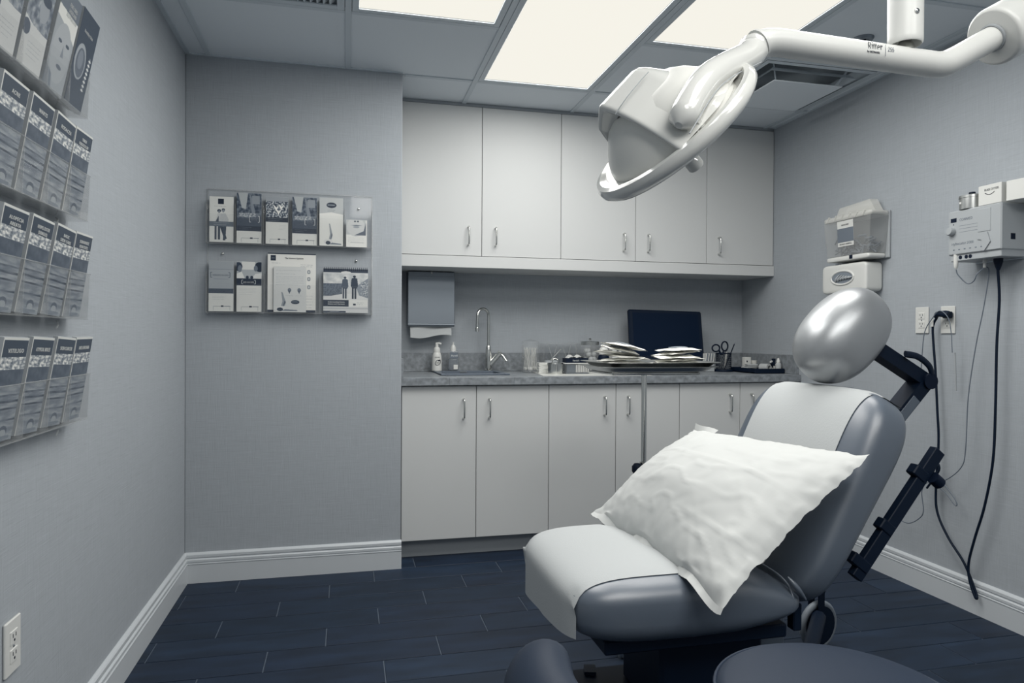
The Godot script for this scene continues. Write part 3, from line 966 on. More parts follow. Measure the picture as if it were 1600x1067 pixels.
	var hs := mb(hx)
	var under := []
	for e: Vector3 in rows[0]: under.append(Vector3(e.x + 0.016, e.y - 0.026, e.z * 0.96))
	var lip := [under, rows[0].duplicate()]
	lip.reverse()
	for r: Array in rows: r.reverse()
	rows.reverse()
	hs.grid(rows)
	hs.grid(lip)
	var house := part(o, "housing", hs, M.gloss)
	part(house, "cap_seam", mb(hx).tube(curve([Vector3(-0.092, 0.121, 0.045), Vector3(-0.06, 0.128, 0.052), Vector3(-0.02, 0.130, 0.05), Vector3(0.01, 0.130, 0.047)], 5), 0.001, 5), M.grey_plastic)
	# yoke: two arms from the neck down to both sides of the housing
	for s in [1, -1]:
		var y := mb(wb(o).xf)
		var c0 := Vector3(0.775, 1.690, -1.2225)
		var c3: Vector3 = ht * (Vector3(-0.07, 0.050, 0.150) if s > 0 else Vector3(0.03, 0.06, -0.115))
		var c1 := Vector3(0.752, 1.662, -1.222 + s * 0.012)
		var c2: Vector3 = ht * Vector3(0.05, 0.056, s * 0.112)
		var l := curve([c0, c1, c2, c3], 6)
		var rr := []
		for i in l.size():
			var q := float(i) / (l.size() - 1)
			rr.append(lerpf(0.0285, 0.0265 if s > 0 else 0.024, q) * (1.0 if q < 0.9 else sqrt(maxf(1.0 - pow((q - 0.9) / 0.1, 2.0) * 0.93, 0.0))))
		y.tube(l, rr, 22)
		var yoke := part(o, "yoke", y, M.gloss)
		if s > 0:
			part(yoke, "seam", wb(o).tube(curve([c1 + Vector3(0.016, -0.018, 0.022), c2 + hb * Vector3(0.0, -0.018, 0.0275), c3 + hb * Vector3(-0.012, -0.014, 0.031)], 6), 0.0011, 5), M.grey_plastic)
	part(o, "collar", mb(wb(o).xf).tube([Vector3(0.7855, 1.6945, -1.2215), Vector3(0.781, 1.6915, -1.2215)], 0.0295, 24), M.enamel)
	var hd := mb(hx)
	hd.lathe(Vector3(-0.004, 0, 0), [Vector2(0.0, -0.084), Vector2(0.0135, -0.084), Vector2(0.0165, -0.080), Vector2(0.0165, -0.052), Vector2(0.013, -0.047), Vector2(0.011, -0.016)], 22)
	part(o, "handle", hd, M.enamel)
	var nub := mb(hx)
	nub.box(Vector3(-0.03, 0.02, 0.140), Vector3(0.012, 0.016, 0.008), 0.002)
	nub.box(Vector3(-0.042, 0.019, 0.139), Vector3(0.005, 0.014, 0.006), 0.001)
	part(head, "catch", nub, M.enamel)

# ------------------------------------------------------------------ printed covers
class Art:
	var im: Image
	var w: int
	var h: int
	var host
	var f := FastNoiseLite.new()
	func _init(a: int, b: int, v: float, o) -> void:
		w = a; h = b; host = o
		im = Image.create(w, h, true, Image.FORMAT_RGB8)
		im.fill(o.tone(v))
		f.seed = 3
		f.frequency = 0.05
	func rect(x0: float, y0: float, x1: float, y1: float, v: float) -> void:
		im.fill_rect(Rect2i(int(x0 * w), int(y0 * h), maxi(1, int((x1 - x0) * w)), maxi(1, int((y1 - y0) * h))), host.tone(v))
	func ell(cx: float, cy: float, rx: float, ry: float, v: float) -> void:
		for y in range(maxi(0, int((cy - ry) * h)), mini(h, int((cy + ry) * h) + 1)):
			for x in range(maxi(0, int((cx - rx) * w)), mini(w, int((cx + rx) * w) + 1)):
				if pow((x / float(w) - cx) / rx, 2) + pow((y / float(h) - cy) / ry, 2) <= 1.0: im.set_pixel(x, y, host.tone(v))
	func poly(pts: Array, v: float) -> void:
		var p := PackedVector2Array(pts)
		for y in h:
			for x in w:
				if Geometry2D.is_point_in_polygon(Vector2(x / float(w), y / float(h)), p): im.set_pixel(x, y, host.tone(v))
	func grain(x0: float, y0: float, x1: float, y1: float, lo: float, hi: float, freq: float, sx := 1.0) -> void:
		f.frequency = freq
		for y in range(int(y0 * h), int(y1 * h)):
			for x in range(int(x0 * w), int(x1 * w)):
				im.set_pixel(x, y, host.tone(lerpf(lo, hi, clampf(f.get_noise_2d(x * sx, y) * 1.1 + 0.5, 0, 1))))
	func lines(x0: float, x1: float, y0: float, n: int, step: float, v: float) -> void:   # rows of small print
		for i in n:
			var x := x0
			while x < x1 - (0.25 * (x1 - x0) if i == n - 1 else 0.0):
				var l := 0.02 + 0.05 * absf(sin(x * 91.0 + i * 7.0))
				rect(x, y0 + i * step, minf(x + l, x1), y0 + i * step + 0.008, v)
				x += l + 0.015
	func brackets(cx: float, cy: float, rx: float, ry: float, v: float) -> void:
		for s in [-1, 1]:
			var x: float = cx + s * rx
			rect(x - 0.01, cy - ry, x + 0.012, cy + ry, v)
			for t in [-1, 1]: rect(minf(x, x - s * 0.06), cy + t * ry - 0.006, maxf(x, x - s * 0.06) + 0.01, cy + t * ry + 0.006, v)
	func dancer(cx: float, base: float, s: float) -> void:   # figure curled on the ground with one leg raised
		poly([Vector2(cx - 0.02 * s, base - 0.44 * s), Vector2(cx + 0.02 * s, base - 0.43 * s), Vector2(cx + 0.13 * s, base - 0.2 * s), Vector2(cx + 0.1 * s, base - 0.12 * s), Vector2(cx - 0.05 * s, base - 0.06 * s), Vector2(cx + 0.02 * s, base - 0.22 * s)], 0.55)
		poly([Vector2(cx + 0.09 * s, base - 0.24 * s), Vector2(cx + 0.13 * s, base - 0.2 * s), Vector2(cx + 0.02 * s, base - 0.08 * s)], 0.3)
		ell(cx - 0.05 * s, base - 0.055 * s, 0.19 * s, 0.06 * s, 0.82)
		ell(cx - 0.06 * s, base - 0.035 * s, 0.1 * s, 0.04 * s, 0.14)
		poly([Vector2(cx + 0.1 * s, base - 0.04 * s), Vector2(cx + 0.5 * s, base - 0.02 * s), Vector2(cx + 0.5 * s, base), Vector2(cx, base)], 0.42)
	func walker(cx: float, y: float, s: float, v: float) -> void:   # standing person: head, jacket, legs
		ell(cx, y + 0.05 * s, 0.055 * s, 0.045 * s, v * 0.7)
		poly([Vector2(cx - 0.14 * s, y + 0.42 * s), Vector2(cx - 0.11 * s, y + 0.13 * s), Vector2(cx, y + 0.09 * s), Vector2(cx + 0.11 * s, y + 0.13 * s), Vector2(cx + 0.14 * s, y + 0.42 * s), Vector2(cx + 0.09 * s, y + 0.52 * s), Vector2(cx - 0.09 * s, y + 0.52 * s)], v)
		rect(cx - 0.085 * s, y + 0.5 * s, cx - 0.01 * s, y + 0.95 * s, v * 0.6)
		rect(cx + 0.015 * s, y + 0.5 * s, cx + 0.09 * s, y + 0.95 * s, v * 0.55)
	func footer(x: float) -> void:   # rounded outline and small emblem at the foot
		rect(0.2, 0.90, 0.9, 0.906, 0.3)
		rect(0.195, 0.905, 0.21, 0.985, 0.5)
		rect(0.86, 0.905, 0.875, 0.985, 0.5)
		rect(x, 0.885, x + 0.11, 0.915, 0.08)
		rect(x + 0.14, 0.896, x + 0.36, 0.903, 0.4)
	func tex() -> ImageTexture:
		im.generate_mipmaps()
		return ImageTexture.create_from_image(im)

func cover(kind: String) -> StandardMaterial3D:
	if M.has("cover_" + kind): return M["cover_" + kind]
	var a := Art.new(96, 208, 0.86, self)
	match kind:
		"ocean":
			a.grain(0.04, 0.30, 1.0, 1.0, 0.42, 0.62, 0.06, 0.25)
			a.rect(0.04, 0.025, 1.0, 0.2, 0.2)
			a.grain(0.04, 0.19, 1.0, 0.31, 0.38, 0.95, 0.11, 0.5)
			a.grain(0.04, 0.31, 1.0, 0.46, 0.26, 0.36, 0.03)
			for y in [0.55, 0.61, 0.68, 0.79]: a.grain(0.04, y, 1.0, y + 0.02, 0.12, 0.42, 0.05, 0.3)
			a.ell(0.6, 0.90, 0.16, 0.05, 0.3)
			a.ell(0.6, 0.925, 0.13, 0.04, 0.62)
			a.rect(0.3, 0.955, 0.9, 0.985, 0.45)
		"couple":
			a.rect(0.36, 0.05, 0.6, 0.17, 0.05)
			a.lines(0.2, 0.8, 0.215, 1, 0.02, 0.4)
			a.ell(0.40, 0.31, 0.08, 0.035, 0.12); a.ell(0.40, 0.33, 0.05, 0.03, 0.5)
			a.ell(0.57, 0.285, 0.07, 0.03, 0.15); a.ell(0.57, 0.31, 0.05, 0.035, 0.55)
			a.poly([Vector2(0.24, 0.56), Vector2(0.34, 0.37), Vector2(0.5, 0.37), Vector2(0.5, 0.56)], 0.78)
			a.poly([Vector2(0.24, 0.56), Vector2(0.38, 0.42), Vector2(0.38, 0.56)], 0.22)
			a.poly([Vector2(0.42, 0.56), Vector2(0.47, 0.37), Vector2(0.66, 0.36), Vector2(0.8, 0.5), Vector2(0.76, 0.56)], 0.74)
			for q in [[0.22, 0.31], [0.36, 0.46]]: a.rect(q[0], 0.64, q[1], 0.95, 0.2)
			a.poly([Vector2(0.42, 0.64), Vector2(0.56, 0.64), Vector2(0.72, 0.92), Vector2(0.62, 0.94)], 0.16)
			a.poly([Vector2(0.58, 0.64), Vector2(0.7, 0.64), Vector2(0.66, 0.96), Vector2(0.56, 0.96)], 0.2)
			a.rect(0.0, 0.55, 1.0, 0.66, 0.38)
			a.lines(0.18, 0.85, 0.575, 2, 0.045, 0.8)
		"bedside", "bedside_dark":
			a.rect(0, 0, 1, 0.76, 0.24)
			a.grain(0, 0.0, 1, 0.5, 0.16, 0.46, 0.05)
			a.poly([Vector2(0.05, 0.0), Vector2(0.45, 0.0), Vector2(0.36, 0.32), Vector2(0.2, 0.3)], 0.68)
			a.poly([Vector2(0.5, 0.0), Vector2(0.62, 0.1), Vector2(0.75, 0.4), Vector2(0.6, 0.42)], 0.5)
			a.rect(0.62, 0.05, 0.94, 0.22, 0.55)
			a.grain(0.1, 0.4, 0.8, 0.48, 0.4, 0.75, 0.1)
			a.brackets(0.72, 0.52, 0.2, 0.06, 0.82)
			a.lines(0.6, 0.84, 0.5, 2, 0.03, 0.65)
			a.rect(0.03, 0.66, 1, 0.76, 0.08)
			a.lines(0.1, 0.6, 0.685, 2, 0.035, 0.55)
			a.footer(0.55)
		"flowers":
			a.grain(0, 0, 1, 0.44, 0.05, 0.85, 0.09)
			a.rect(0, 0.0, 1, 0.1, 0.6)
			for q in [[0.45, 0.24], [0.68, 0.22], [0.56, 0.32]]: a.poly([Vector2(q[0] - 0.14, q[1] - 0.08), Vector2(q[0], q[1] + 0.06), Vector2(q[0] + 0.14, q[1] - 0.07), Vector2(q[0] + 0.02, q[1] - 0.02)], 0.92)
			a.rect(0, 0.44, 1, 0.54, 0.07)
			a.lines(0.12, 0.75, 0.465, 2, 0.035, 0.7)
			a.lines(0.6, 0.9, 0.6, 4, 0.03, 0.66)
			a.footer(0.55)
		"oval":
			a.rect(0, 0, 1, 0.36, 0.72)
			a.poly([Vector2(0, 0.33), Vector2(0.5, 0.3), Vector2(1, 0.34), Vector2(1, 0.37), Vector2(0, 0.37)], 0.88)
			a.ell(0.5, 0.15, 0.21, 0.058, 0.12)
			a.rect(0.34, 0.14, 0.66, 0.16, 0.55)
			a.lines(0.35, 0.68, 0.25, 2, 0.03, 0.35)
			a.dancer(0.42, 0.97, 1.0)
		"smile":
			a = Art.new(96, 120, 0.88, self)
			a.rect(0, 0, 0.94, 0.55, 0.72)
			a.ell(0.46, 0.25, 0.42, 0.36, 0.78)
			a.ell(0.42, 0.05, 0.05, 0.03, 0.2); a.ell(0.56, 0.05, 0.05, 0.03, 0.2)
			a.poly([Vector2(0.22, 0.2), Vector2(0.48, 0.18), Vector2(0.74, 0.2), Vector2(0.5, 0.23)], 0.42)
			a.ell(0.48, 0.26, 0.15, 0.04, 0.6)
			a.poly([Vector2(0.94, 0.1), Vector2(0.94, 0.56), Vector2(0.4, 0.56), Vector2(0.84, 0.4)], 0.3)
			a.lines(0.1, 0.85, 0.66, 4, 0.05, 0.68)
			a.rect(0.2, 0.84, 0.86, 0.85, 0.4)
		"bracket_grey":
			a.rect(0, 0, 1, 0.56, 0.62)
			a.rect(0, 0.16, 1, 0.165, 0.4)
			a.brackets(0.47, 0.28, 0.39, 0.05, 0.25)
			a.rect(0.2, 0.36, 0.8, 0.365, 0.45)
			a.rect(0, 0.55, 1, 0.65, 0.22)
			a.lines(0.16, 0.72, 0.70, 3, 0.03, 0.62)
			a.footer(0.5)
		"talk":
			a.rect(0, 0, 1, 0.36, 0.66)
			a.rect(0.2, 0.0, 0.75, 0.16, 0.84)
			a.ell(0.06, 0.1, 0.16, 0.09, 0.16); a.ell(0.12, 0.14, 0.08, 0.07, 0.42)
			a.ell(0.92, 0.1, 0.2, 0.1, 0.07); a.ell(0.76, 0.13, 0.08, 0.06, 0.4)
			a.poly([Vector2(0, 0.24), Vector2(0.2, 0.2), Vector2(0.34, 0.36), Vector2(0, 0.36)], 0.85)
			a.poly([Vector2(1, 0.22), Vector2(0.75, 0.24), Vector2(0.5, 0.36), Vector2(1, 0.36)], 0.82)
			a.ell(0.42, 0.31, 0.06, 0.03, 0.12); a.ell(0.6, 0.31, 0.06, 0.03, 0.12)
			a.rect(0, 0.34, 1, 0.48, 0.08)
			a.brackets(0.48, 0.41, 0.28, 0.035, 0.75)
			a.lines(0.1, 0.8, 0.53, 5, 0.03, 0.66)
			a.footer(0.52)
		"system":
			a = Art.new(150, 200, 0.88, self)
			a.rect(0, 0, 1, 0.02, 0.1)
			a.rect(0.06, 0.04, 0.17, 0.13, 0.08)
			a.rect(0.08, 0.085, 0.15, 0.095, 0.7)
			a.lines(0.08, 0.3, 0.17, 1, 0.02, 0.55)
			a.lines(0.68, 0.95, 0.19, 2, 0.03, 0.55)
			for y in [0.31, 0.43, 0.57]:
				a.ell(0.85, y, 0.035, 0.035, 0.45); a.ell(0.85, y, 0.02, 0.022, 0.75)
			a.lines(0.8, 0.95, 0.72, 5, 0.05, 0.62)
			a.rect(0, 0.965, 0.22, 1.0, 0.08)
			a.rect(0.78, 0.965, 1.0, 1.0, 0.08)
		"letter":
			a = Art.new(120, 180, 0.80, self)
			a.lines(0.08, 0.85, 0.08, 2, 0.08, 0.6)
			a.lines(0.08, 0.92, 0.22, 6, 0.035, 0.6)
			for x in [0.48, 0.78]:
				a.ell(x, 0.51, 0.055, 0.045, 0.42); a.poly([Vector2(x - 0.04, 0.52), Vector2(x + 0.04, 0.52), Vector2(x, 0.6)], 0.28)
				a.lines(x - 0.1, x + 0.13, 0.635, 1, 0.02, 0.55)
			a.ell(0.66, 0.775, 0.13, 0.045, 0.14)
			a.rect(0.57, 0.77, 0.75, 0.785, 0.55)
			a.dancer(0.25, 0.97, 0.95)
		"walkers":
			a = Art.new(170, 176, 0.78, self)
			a.rect(0, 0, 1, 0.09, 0.16)
			a.ell(0.5, 0.08, 0.11, 0.03, 0.82)
			a.grain(0, 0.11, 1, 0.38, 0.66, 0.84, 0.02)
			a.grain(0, 0.34, 0.42, 0.62, 0.26, 0.42, 0.12)
			a.poly([Vector2(0.72, 0.4), Vector2(1, 0.2), Vector2(1, 0.66), Vector2(0.8, 0.6)], 0.5)
			a.grain(0.84, 0.3, 1.0, 0.62, 0.35, 0.75, 0.12)
			a.poly([Vector2(0, 0.72), Vector2(0, 0.65), Vector2(0.45, 0.56), Vector2(0.65, 0.56), Vector2(1, 0.66), Vector2(1, 0.72)], 0.82)
			a.walker(0.48, 0.17, 0.54, 0.27)
			a.walker(0.69, 0.14, 0.58, 0.14)
			a.rect(0, 0.715, 0.57, 0.865, 0.1)
			a.rect(0.57, 0.715, 1, 0.865, 0.86)
			a.rect(0.67, 0.79, 0.73, 0.83, 0.08)
			a.lines(0.75, 0.9, 0.77, 2, 0.04, 0.4)
			a.rect(0, 0.9, 1, 0.905, 0.35)
			a.rect(0, 0.965, 0.5, 1.0, 0.1)
			a.rect(0.15, 0.97, 0.35, 0.985, 0.6)
		"portrait":
			a.rect(0, 0, 1, 1, 0.62)
			a.rect(0, 0, 1, 0.26, 0.40)
			a.poly([Vector2(0, 0.2), Vector2(1, 0.22), Vector2(1, 0.44), Vector2(0.6, 0.36), Vector2(0, 0.3)], 0.86)
			a.ell(0.5, 0.62, 0.44, 0.3, 0.66)
			a.ell(0.74, 0.5, 0.09, 0.018, 0.25); a.ell(0.36, 0.51, 0.09, 0.018, 0.28)
			a.poly([Vector2(0.56, 0.52), Vector2(0.64, 0.64), Vector2(0.5, 0.65)], 0.5)
			a.ell(0.55, 0.75, 0.13, 0.022, 0.36)
			a.poly([Vector2(0, 0.8), Vector2(0.3, 0.86), Vector2(0.4, 1), Vector2(0, 1)], 0.45)
		"locket":
			a.rect(0, 0, 1, 1, 0.2)
			a.ell(0.36, 0.52, 0.3, 0.19, 0.62); a.ell(0.38, 0.53, 0.24, 0.155, 0.36)
			a.ell(0.36, 0.5, 0.14, 0.1, 0.48)
			for i in 16: a.ell(0.86 - 0.006 * i, 0.4 + i * 0.024, 0.05 + 0.02 * (i % 2), 0.012, 0.85 if i % 2 else 0.45)
		"family":
			a.grain(0, 0, 1, 0.62, 0.3, 0.66, 0.04)
			a.ell(0.4, 0.2, 0.2, 0.11, 0.55); a.ell(0.66, 0.4, 0.2, 0.12, 0.6)
			a.ell(0.36, 0.12, 0.2, 0.06, 0.2); a.ell(0.7, 0.31, 0.2, 0.05, 0.22)
			a.poly([Vector2(0, 0.56), Vector2(0.3, 0.6), Vector2(1, 0.62), Vector2(1, 1), Vector2(0, 1)], 0.8)
			a.ell(0.1, 0.66, 0.16, 0.07, 0.3)
			a.lines(0.3, 0.85, 0.76, 4, 0.04, 0.6)
	M["cover_" + kind] = printed(a.tex())
	return M["cover_" + kind]

# a pile of identical leaflets: paper block with a printed front; stands on its lower edge, front towards +z
func leaflet(kind: String, label: String, w: float, h: float, t: float, at: Vector3, turn: float, lean: float, group: String, roll := 0.0, category := "brochure") -> Node3D:
	var o := thing("brochure" if category == "brochure" else category.replace(" ", "_"), label, category, at, turn, group)
	o.basis = o.basis * Basis(Vector3.RIGHT, lean) * Basis(Vector3(0, 0, 1), roll)
	part(o, "pages", mb().box(Vector3(0, h / 2, 0), Vector3(w, h, t), 0.0006), M.pages)
	var k := mb()
	k.quad(Vector3(-w / 2, 0.0005, t / 2 + 0.0004), Vector3(w / 2, 0.0005, t / 2 + 0.0004), Vector3(w / 2, h - 0.0005, t / 2 + 0.0004), Vector3(-w / 2, h - 0.0005, t / 2 + 0.0004))
	part(o, "cover", k, cover(kind))
	return o

func build_leaflet_rack_back() -> void:
	M.pages = mat(0.66, 0.7)
	var x0 := -0.612
	var x1 := 0.115
	var z := ZA + 0.001
	var o := thing("leaflet_rack", "clear acrylic leaflet rack on the short back wall", "leaflet rack", Vector3((x0 + x1) / 2, 1.205, z))
	var w := (x1 - x0) / 2
	part(o, "back_panel", mb().box(Vector3(0, 0.285, 0.0015), Vector3(w * 2, 0.57, 0.003), 0.001), M.acrylic)
	var rim := mb()
	rim.tube([Vector3(-w, 0.0, 0.004), Vector3(-w, 0.57, 0.004), Vector3(w, 0.57, 0.004), Vector3(w, 0.0, 0.004)], 0.003, 6)
	part(o, "edge", rim, M.acrylic_edge)
	for r in 2:
		var y := 0.322 if r == 0 else 0.012
		part(o, "pocket_floor", mb().box(Vector3(0, y, 0.026), Vector3(w * 2, 0.003, 0.05), 0.0008), M.acrylic_edge)
		part(o, "pocket_front", mb(Transform3D(Basis(Vector3.RIGHT, 0.05), Vector3(0, y + 0.065, 0.053))).box(Vector3.ZERO, Vector3(w * 2, 0.13, 0.0025), 0.0008), M.acrylic)
		var cols := [-w, -0.2415, -0.122, -0.0015, 0.1145, 0.2365, w] if r == 0 else [-w, -0.117, 0.1245, w]
		for x: float in cols:
			part(o, "divider", mb().box(Vector3(clampf(x, -w + 0.0015, w - 0.0015), y + 0.09, 0.027), Vector3(0.0022, 0.18, 0.046), 0.0008), M.acrylic_edge)
	for q in [Vector2(0.30, 0.51), Vector2(-0.30, 0.28), Vector2(0.29, 0.265), Vector2(-0.2, 0.535)]:
		part(o, "screw", mb().cushion(Vector3(q.x, q.y, 0.006), Vector3(0.006, 0.006, 0.004), 1.0, 1.0, 12, 8), M.chrome)
	var g := "brochures in the rack on the back wall"
	var zz := z + 0.030
	var rows := [
		["couple", "white brochure with two standing people, top left of the back wall rack", -0.549, 1.5325, 0.101, 0.205],
		["bedside", "dark brochure with bracket mark and drapery, second in the top row", -0.432, 1.5315, 0.106, 0.228],
		["flowers", "brochure with pale flowers on its upper half, third in the top row", -0.312, 1.532, 0.097, 0.216],
		["bedside_dark", "dark brochure with bracket mark, fourth in the top row beside the flowers", -0.191, 1.531, 0.109, 0.222],
		["oval", "pale brochure with dark oval emblem and curled dancer in a rack", -0.072, 1.532, 0.106, 0.224],
		["smile", "short brochure showing a chin and smiling mouth, right of the top row", 0.0425, 1.5305, 0.095, 0.128],
		["bracket_grey", "grey brochure with bracketed title VENOUS ULCERS, bottom left of the rack", -0.55, 1.2225, 0.104, 0.226],
		["talk", "brochure with two people talking above a dark title band", -0.4315, 1.2215, 0.106, 0.228]]
	for q: Array in rows:
		var b := leaflet(q[0], q[1], q[4], q[5], 0.014, Vector3(q[2], q[3], zz), 0.0, -0.03, g)
		if q[0] == "bracket_grey": lettering(b, "VENOUS ULCERS", 0.007, Vector3(-0.002, 0.1625, 0.0078), M.ink_grey, 0.066)
		if q[0] == "talk": lettering(b, "LEG ULCERS", 0.007, Vector3(-0.002, 0.134, 0.0078), M.pale_ink, 0.045)
	var b := leaflet("system", "large white sheet titled The Venous System in the rack", 0.212, 0.272, 0.012, Vector3(-0.247, 1.2225, zz - 0.006), 0.0, -0.03, g)
	lettering(b, "The Venous System", 0.0075, Vector3(0.01, 0.248, 0.0068), M.ink, 0.082, false, Vector3.ZERO, true)
	leaflet("letter", "small grey letter sheet in front of the large white sheet", 0.142, 0.209, 0.006, Vector3(-0.2545, 1.222, zz + 0.0075), 0.0, -0.03, g)
	var c := leaflet("walkers", "spiral-bound flip chart showing two people walking on a path", 0.203, 0.206, 0.014, Vector3(-0.0055, 1.2225, zz), 0.0, -0.03, g, 0.0, "flip chart")
	lettering(c, "Understanding Venous", 0.0058, Vector3(-0.043, 0.05, 0.0078), M.pale_ink, 0.075, false, Vector3.ZERO, true)
	lettering(c, "Disease and Treatment", 0.0058, Vector3(-0.043, 0.0405, 0.0078), M.pale_ink, 0.075, false, Vector3.ZERO, true)
	var wire := mb()
	for i in 23:
		var x := -0.097 + i * 0.0088
		wire.tube([Vector3(x, 0.197, 0.0085), Vector3(x, 0.204, 0.011), Vector3(x, 0.2125, 0.006), Vector3(x, 0.2125, -0.006)], 0.0011, 5)
	part(c, "spiral_binding", wire, M.ink)

func build_leaflet_rack_left() -> void:
	var z1 := -2.02
	var z0 := -1.505
	var o := thing("leaflet_rack", "clear acrylic four-row leaflet rack on the left wall", "leaflet rack", Vector3(XL + 0.001, 0.88, (z0 + z1) / 2), PI / 2)
	var w := (z0 - z1) / 2
	part(o, "back_panel", mb().box(Vector3(0, 0.54, 0.0015), Vector3(w * 2, 1.08, 0.003), 0.001), M.acrylic)
	var ys := [0.803, 0.536, 0.282, 0.024]
	for y: float in ys:
		part(o, "pocket_floor", mb().box(Vector3(0, y - 0.006, 0.025), Vector3(w * 2, 0.003, 0.05), 0.0008), M.acrylic_edge)
		part(o, "pocket_front", mb(Transform3D(Basis(Vector3.RIGHT, 0.06), Vector3(0, y + 0.052, 0.0515))).box(Vector3.ZERO, Vector3(w * 2, 0.118, 0.0025), 0.0008), M.acrylic)
		part(o, "pocket_lip", mb().tube([Vector3(-w, y + 0.111, 0.055), Vector3(w, y + 0.111, 0.055)], 0.0014, 6), M.acrylic_edge)
		for k in 7:
			var x := w - k * 0.125 if k > 0 else w - 0.0015
			if x > -w: part(o, "divider", divider(x, y), M.acrylic_edge)
		part(o, "clip", mb().tube(curve([Vector3(w - 0.09, y - 0.012, 0.008), Vector3(w - 0.11, y - 0.02, 0.02), Vector3(w - 0.13, y - 0.03, 0.024)], 4), 0.002, 6), M.acrylic_edge)
	var g := "brochures in the rack on the left wall"
	var names := [["portrait", "locket", "family"], ["ACNE", "WARTS", "ROSACEA", "TINEA\nVERSICOLOR"], ["ALOPECIA\nAREATA", "HERPES ZOSTER\n(SHINGLES)", "BASIC\nSKIN CARE", "SEBORRHEIC\nKERATOSES"], ["VITILIGO", "ATYPICAL MOLES", "SKIN CANCER", "MELANOMA"]]
	var cz := [-1.571, -1.696, -1.821, -1.945]
	var base := [0.88 + 0.803, 0.88 + 0.536, 0.88 + 0.282, 0.88 + 0.024]
	for r in range(1, 4):
		for k in 4:
			var t: String = names[r][k]
			var b := leaflet("ocean", "ocean-wave brochure titled %s in the left wall rack" % t.replace("\n", " ").to_lower().replace("(", "").replace(")", ""), 0.110, 0.21, 0.010, Vector3(-0.676, base[r], cz[k]), PI / 2, 0.16, g, [-0.02, -0.035, -0.045, 0.01][k])
			var zt := 0.0058
			lettering(b, t, 0.0085 if t.find("\n") < 0 else 0.0075, Vector3(0.004, 0.183 if t.find("\n") < 0 else 0.182, zt), M.pale_ink, minf(0.072, 0.0085 * t.length()) if t.find("\n") < 0 else 0.062, false, Vector3.ZERO, true)
	var top := [["family", "brochure with two faces over a white band, top left of the left rack", 0.107], ["family", "brochure with children above white lower part, second in the top row", 0.107], ["portrait", "brochure with a woman's face in the top row of the left rack", 0.107], ["locket", "dark brochure with an oval picture at the right end of the top row", 0.107]]
	for k in 4:
		var q: Array = top[k]
		var b := leaflet(q[0], q[1], 0.110, 0.238, 0.012, Vector3(-0.674, base[0], cz[k]), PI / 2, 0.18, g, [0.0, -0.02, -0.06, -0.05][k])
		if k == 3:
			part(b, "spare_copies", mb(Transform3D(Basis(Vector3(0, 0, 1), 0.03), Vector3(-0.005, 0.002, -0.014))).box(Vector3(0, 0.115, 0), Vector3(0.105, 0.23, 0.012), 0.0006), M.ink)
			lettering(b, "Healthy Skin", 0.007, Vector3(0.0, 0.19, 0.0067), M.pale_ink, 0.055, true)
		if k == 2:
			lettering(b, "FINE LINES\nLASER AND\nREJUVENATION", 0.0085, Vector3(0.015, 0.195, 0.0067), M.pale_ink, 0.058)

func divider(x: float, y: float) -> MB:   # thin upright wall between two pockets, square to the rack
	return mb(Transform3D(Basis(Vector3.UP, -PI / 2), Vector3(x, 0, 0))).prism(PackedVector2Array([Vector2(0.003, y - 0.004), Vector2(0.049, y - 0.004), Vector2(0.0545, y + 0.11), Vector2(0.003, y + 0.13)]), -0.001, 0.001)

# ------------------------------------------------------------------ things on the right wall and sockets
func wall_socket(label: String, at: Vector3, turn: float) -> void:
	var o := thing("wall_socket", label, "power socket", at, turn, "white double power sockets")
	part(o, "cover_plate", mb().box(Vector3(0, 0, 0.003), Vector3(0.072, 0.117, 0.006), 0.002), M.white)
	for s in [-1, 1]:
		var f := part(o, "outlet", mb().box(Vector3(0, s * 0.0195, 0.0065), Vector3(0.034, 0.029, 0.003), 0.001), M.white)
		var k := mb()
		for x in [-0.0065, 0.0065]: k.box(Vector3(x, s * 0.0195 + 0.004, 0.0082), Vector3(0.0022, 0.008, 0.0006))
		k.box(Vector3(0, s * 0.0195 - 0.0065, 0.0082), Vector3(0.005, 0.005, 0.0006))
		part(f, "slots", k, M.ink)
	part(o, "screw", mb().cushion(Vector3(0, 0, 0.0065), Vector3(0.003, 0.003, 0.002), 1.0, 1.0, 10, 6), M.brushed)

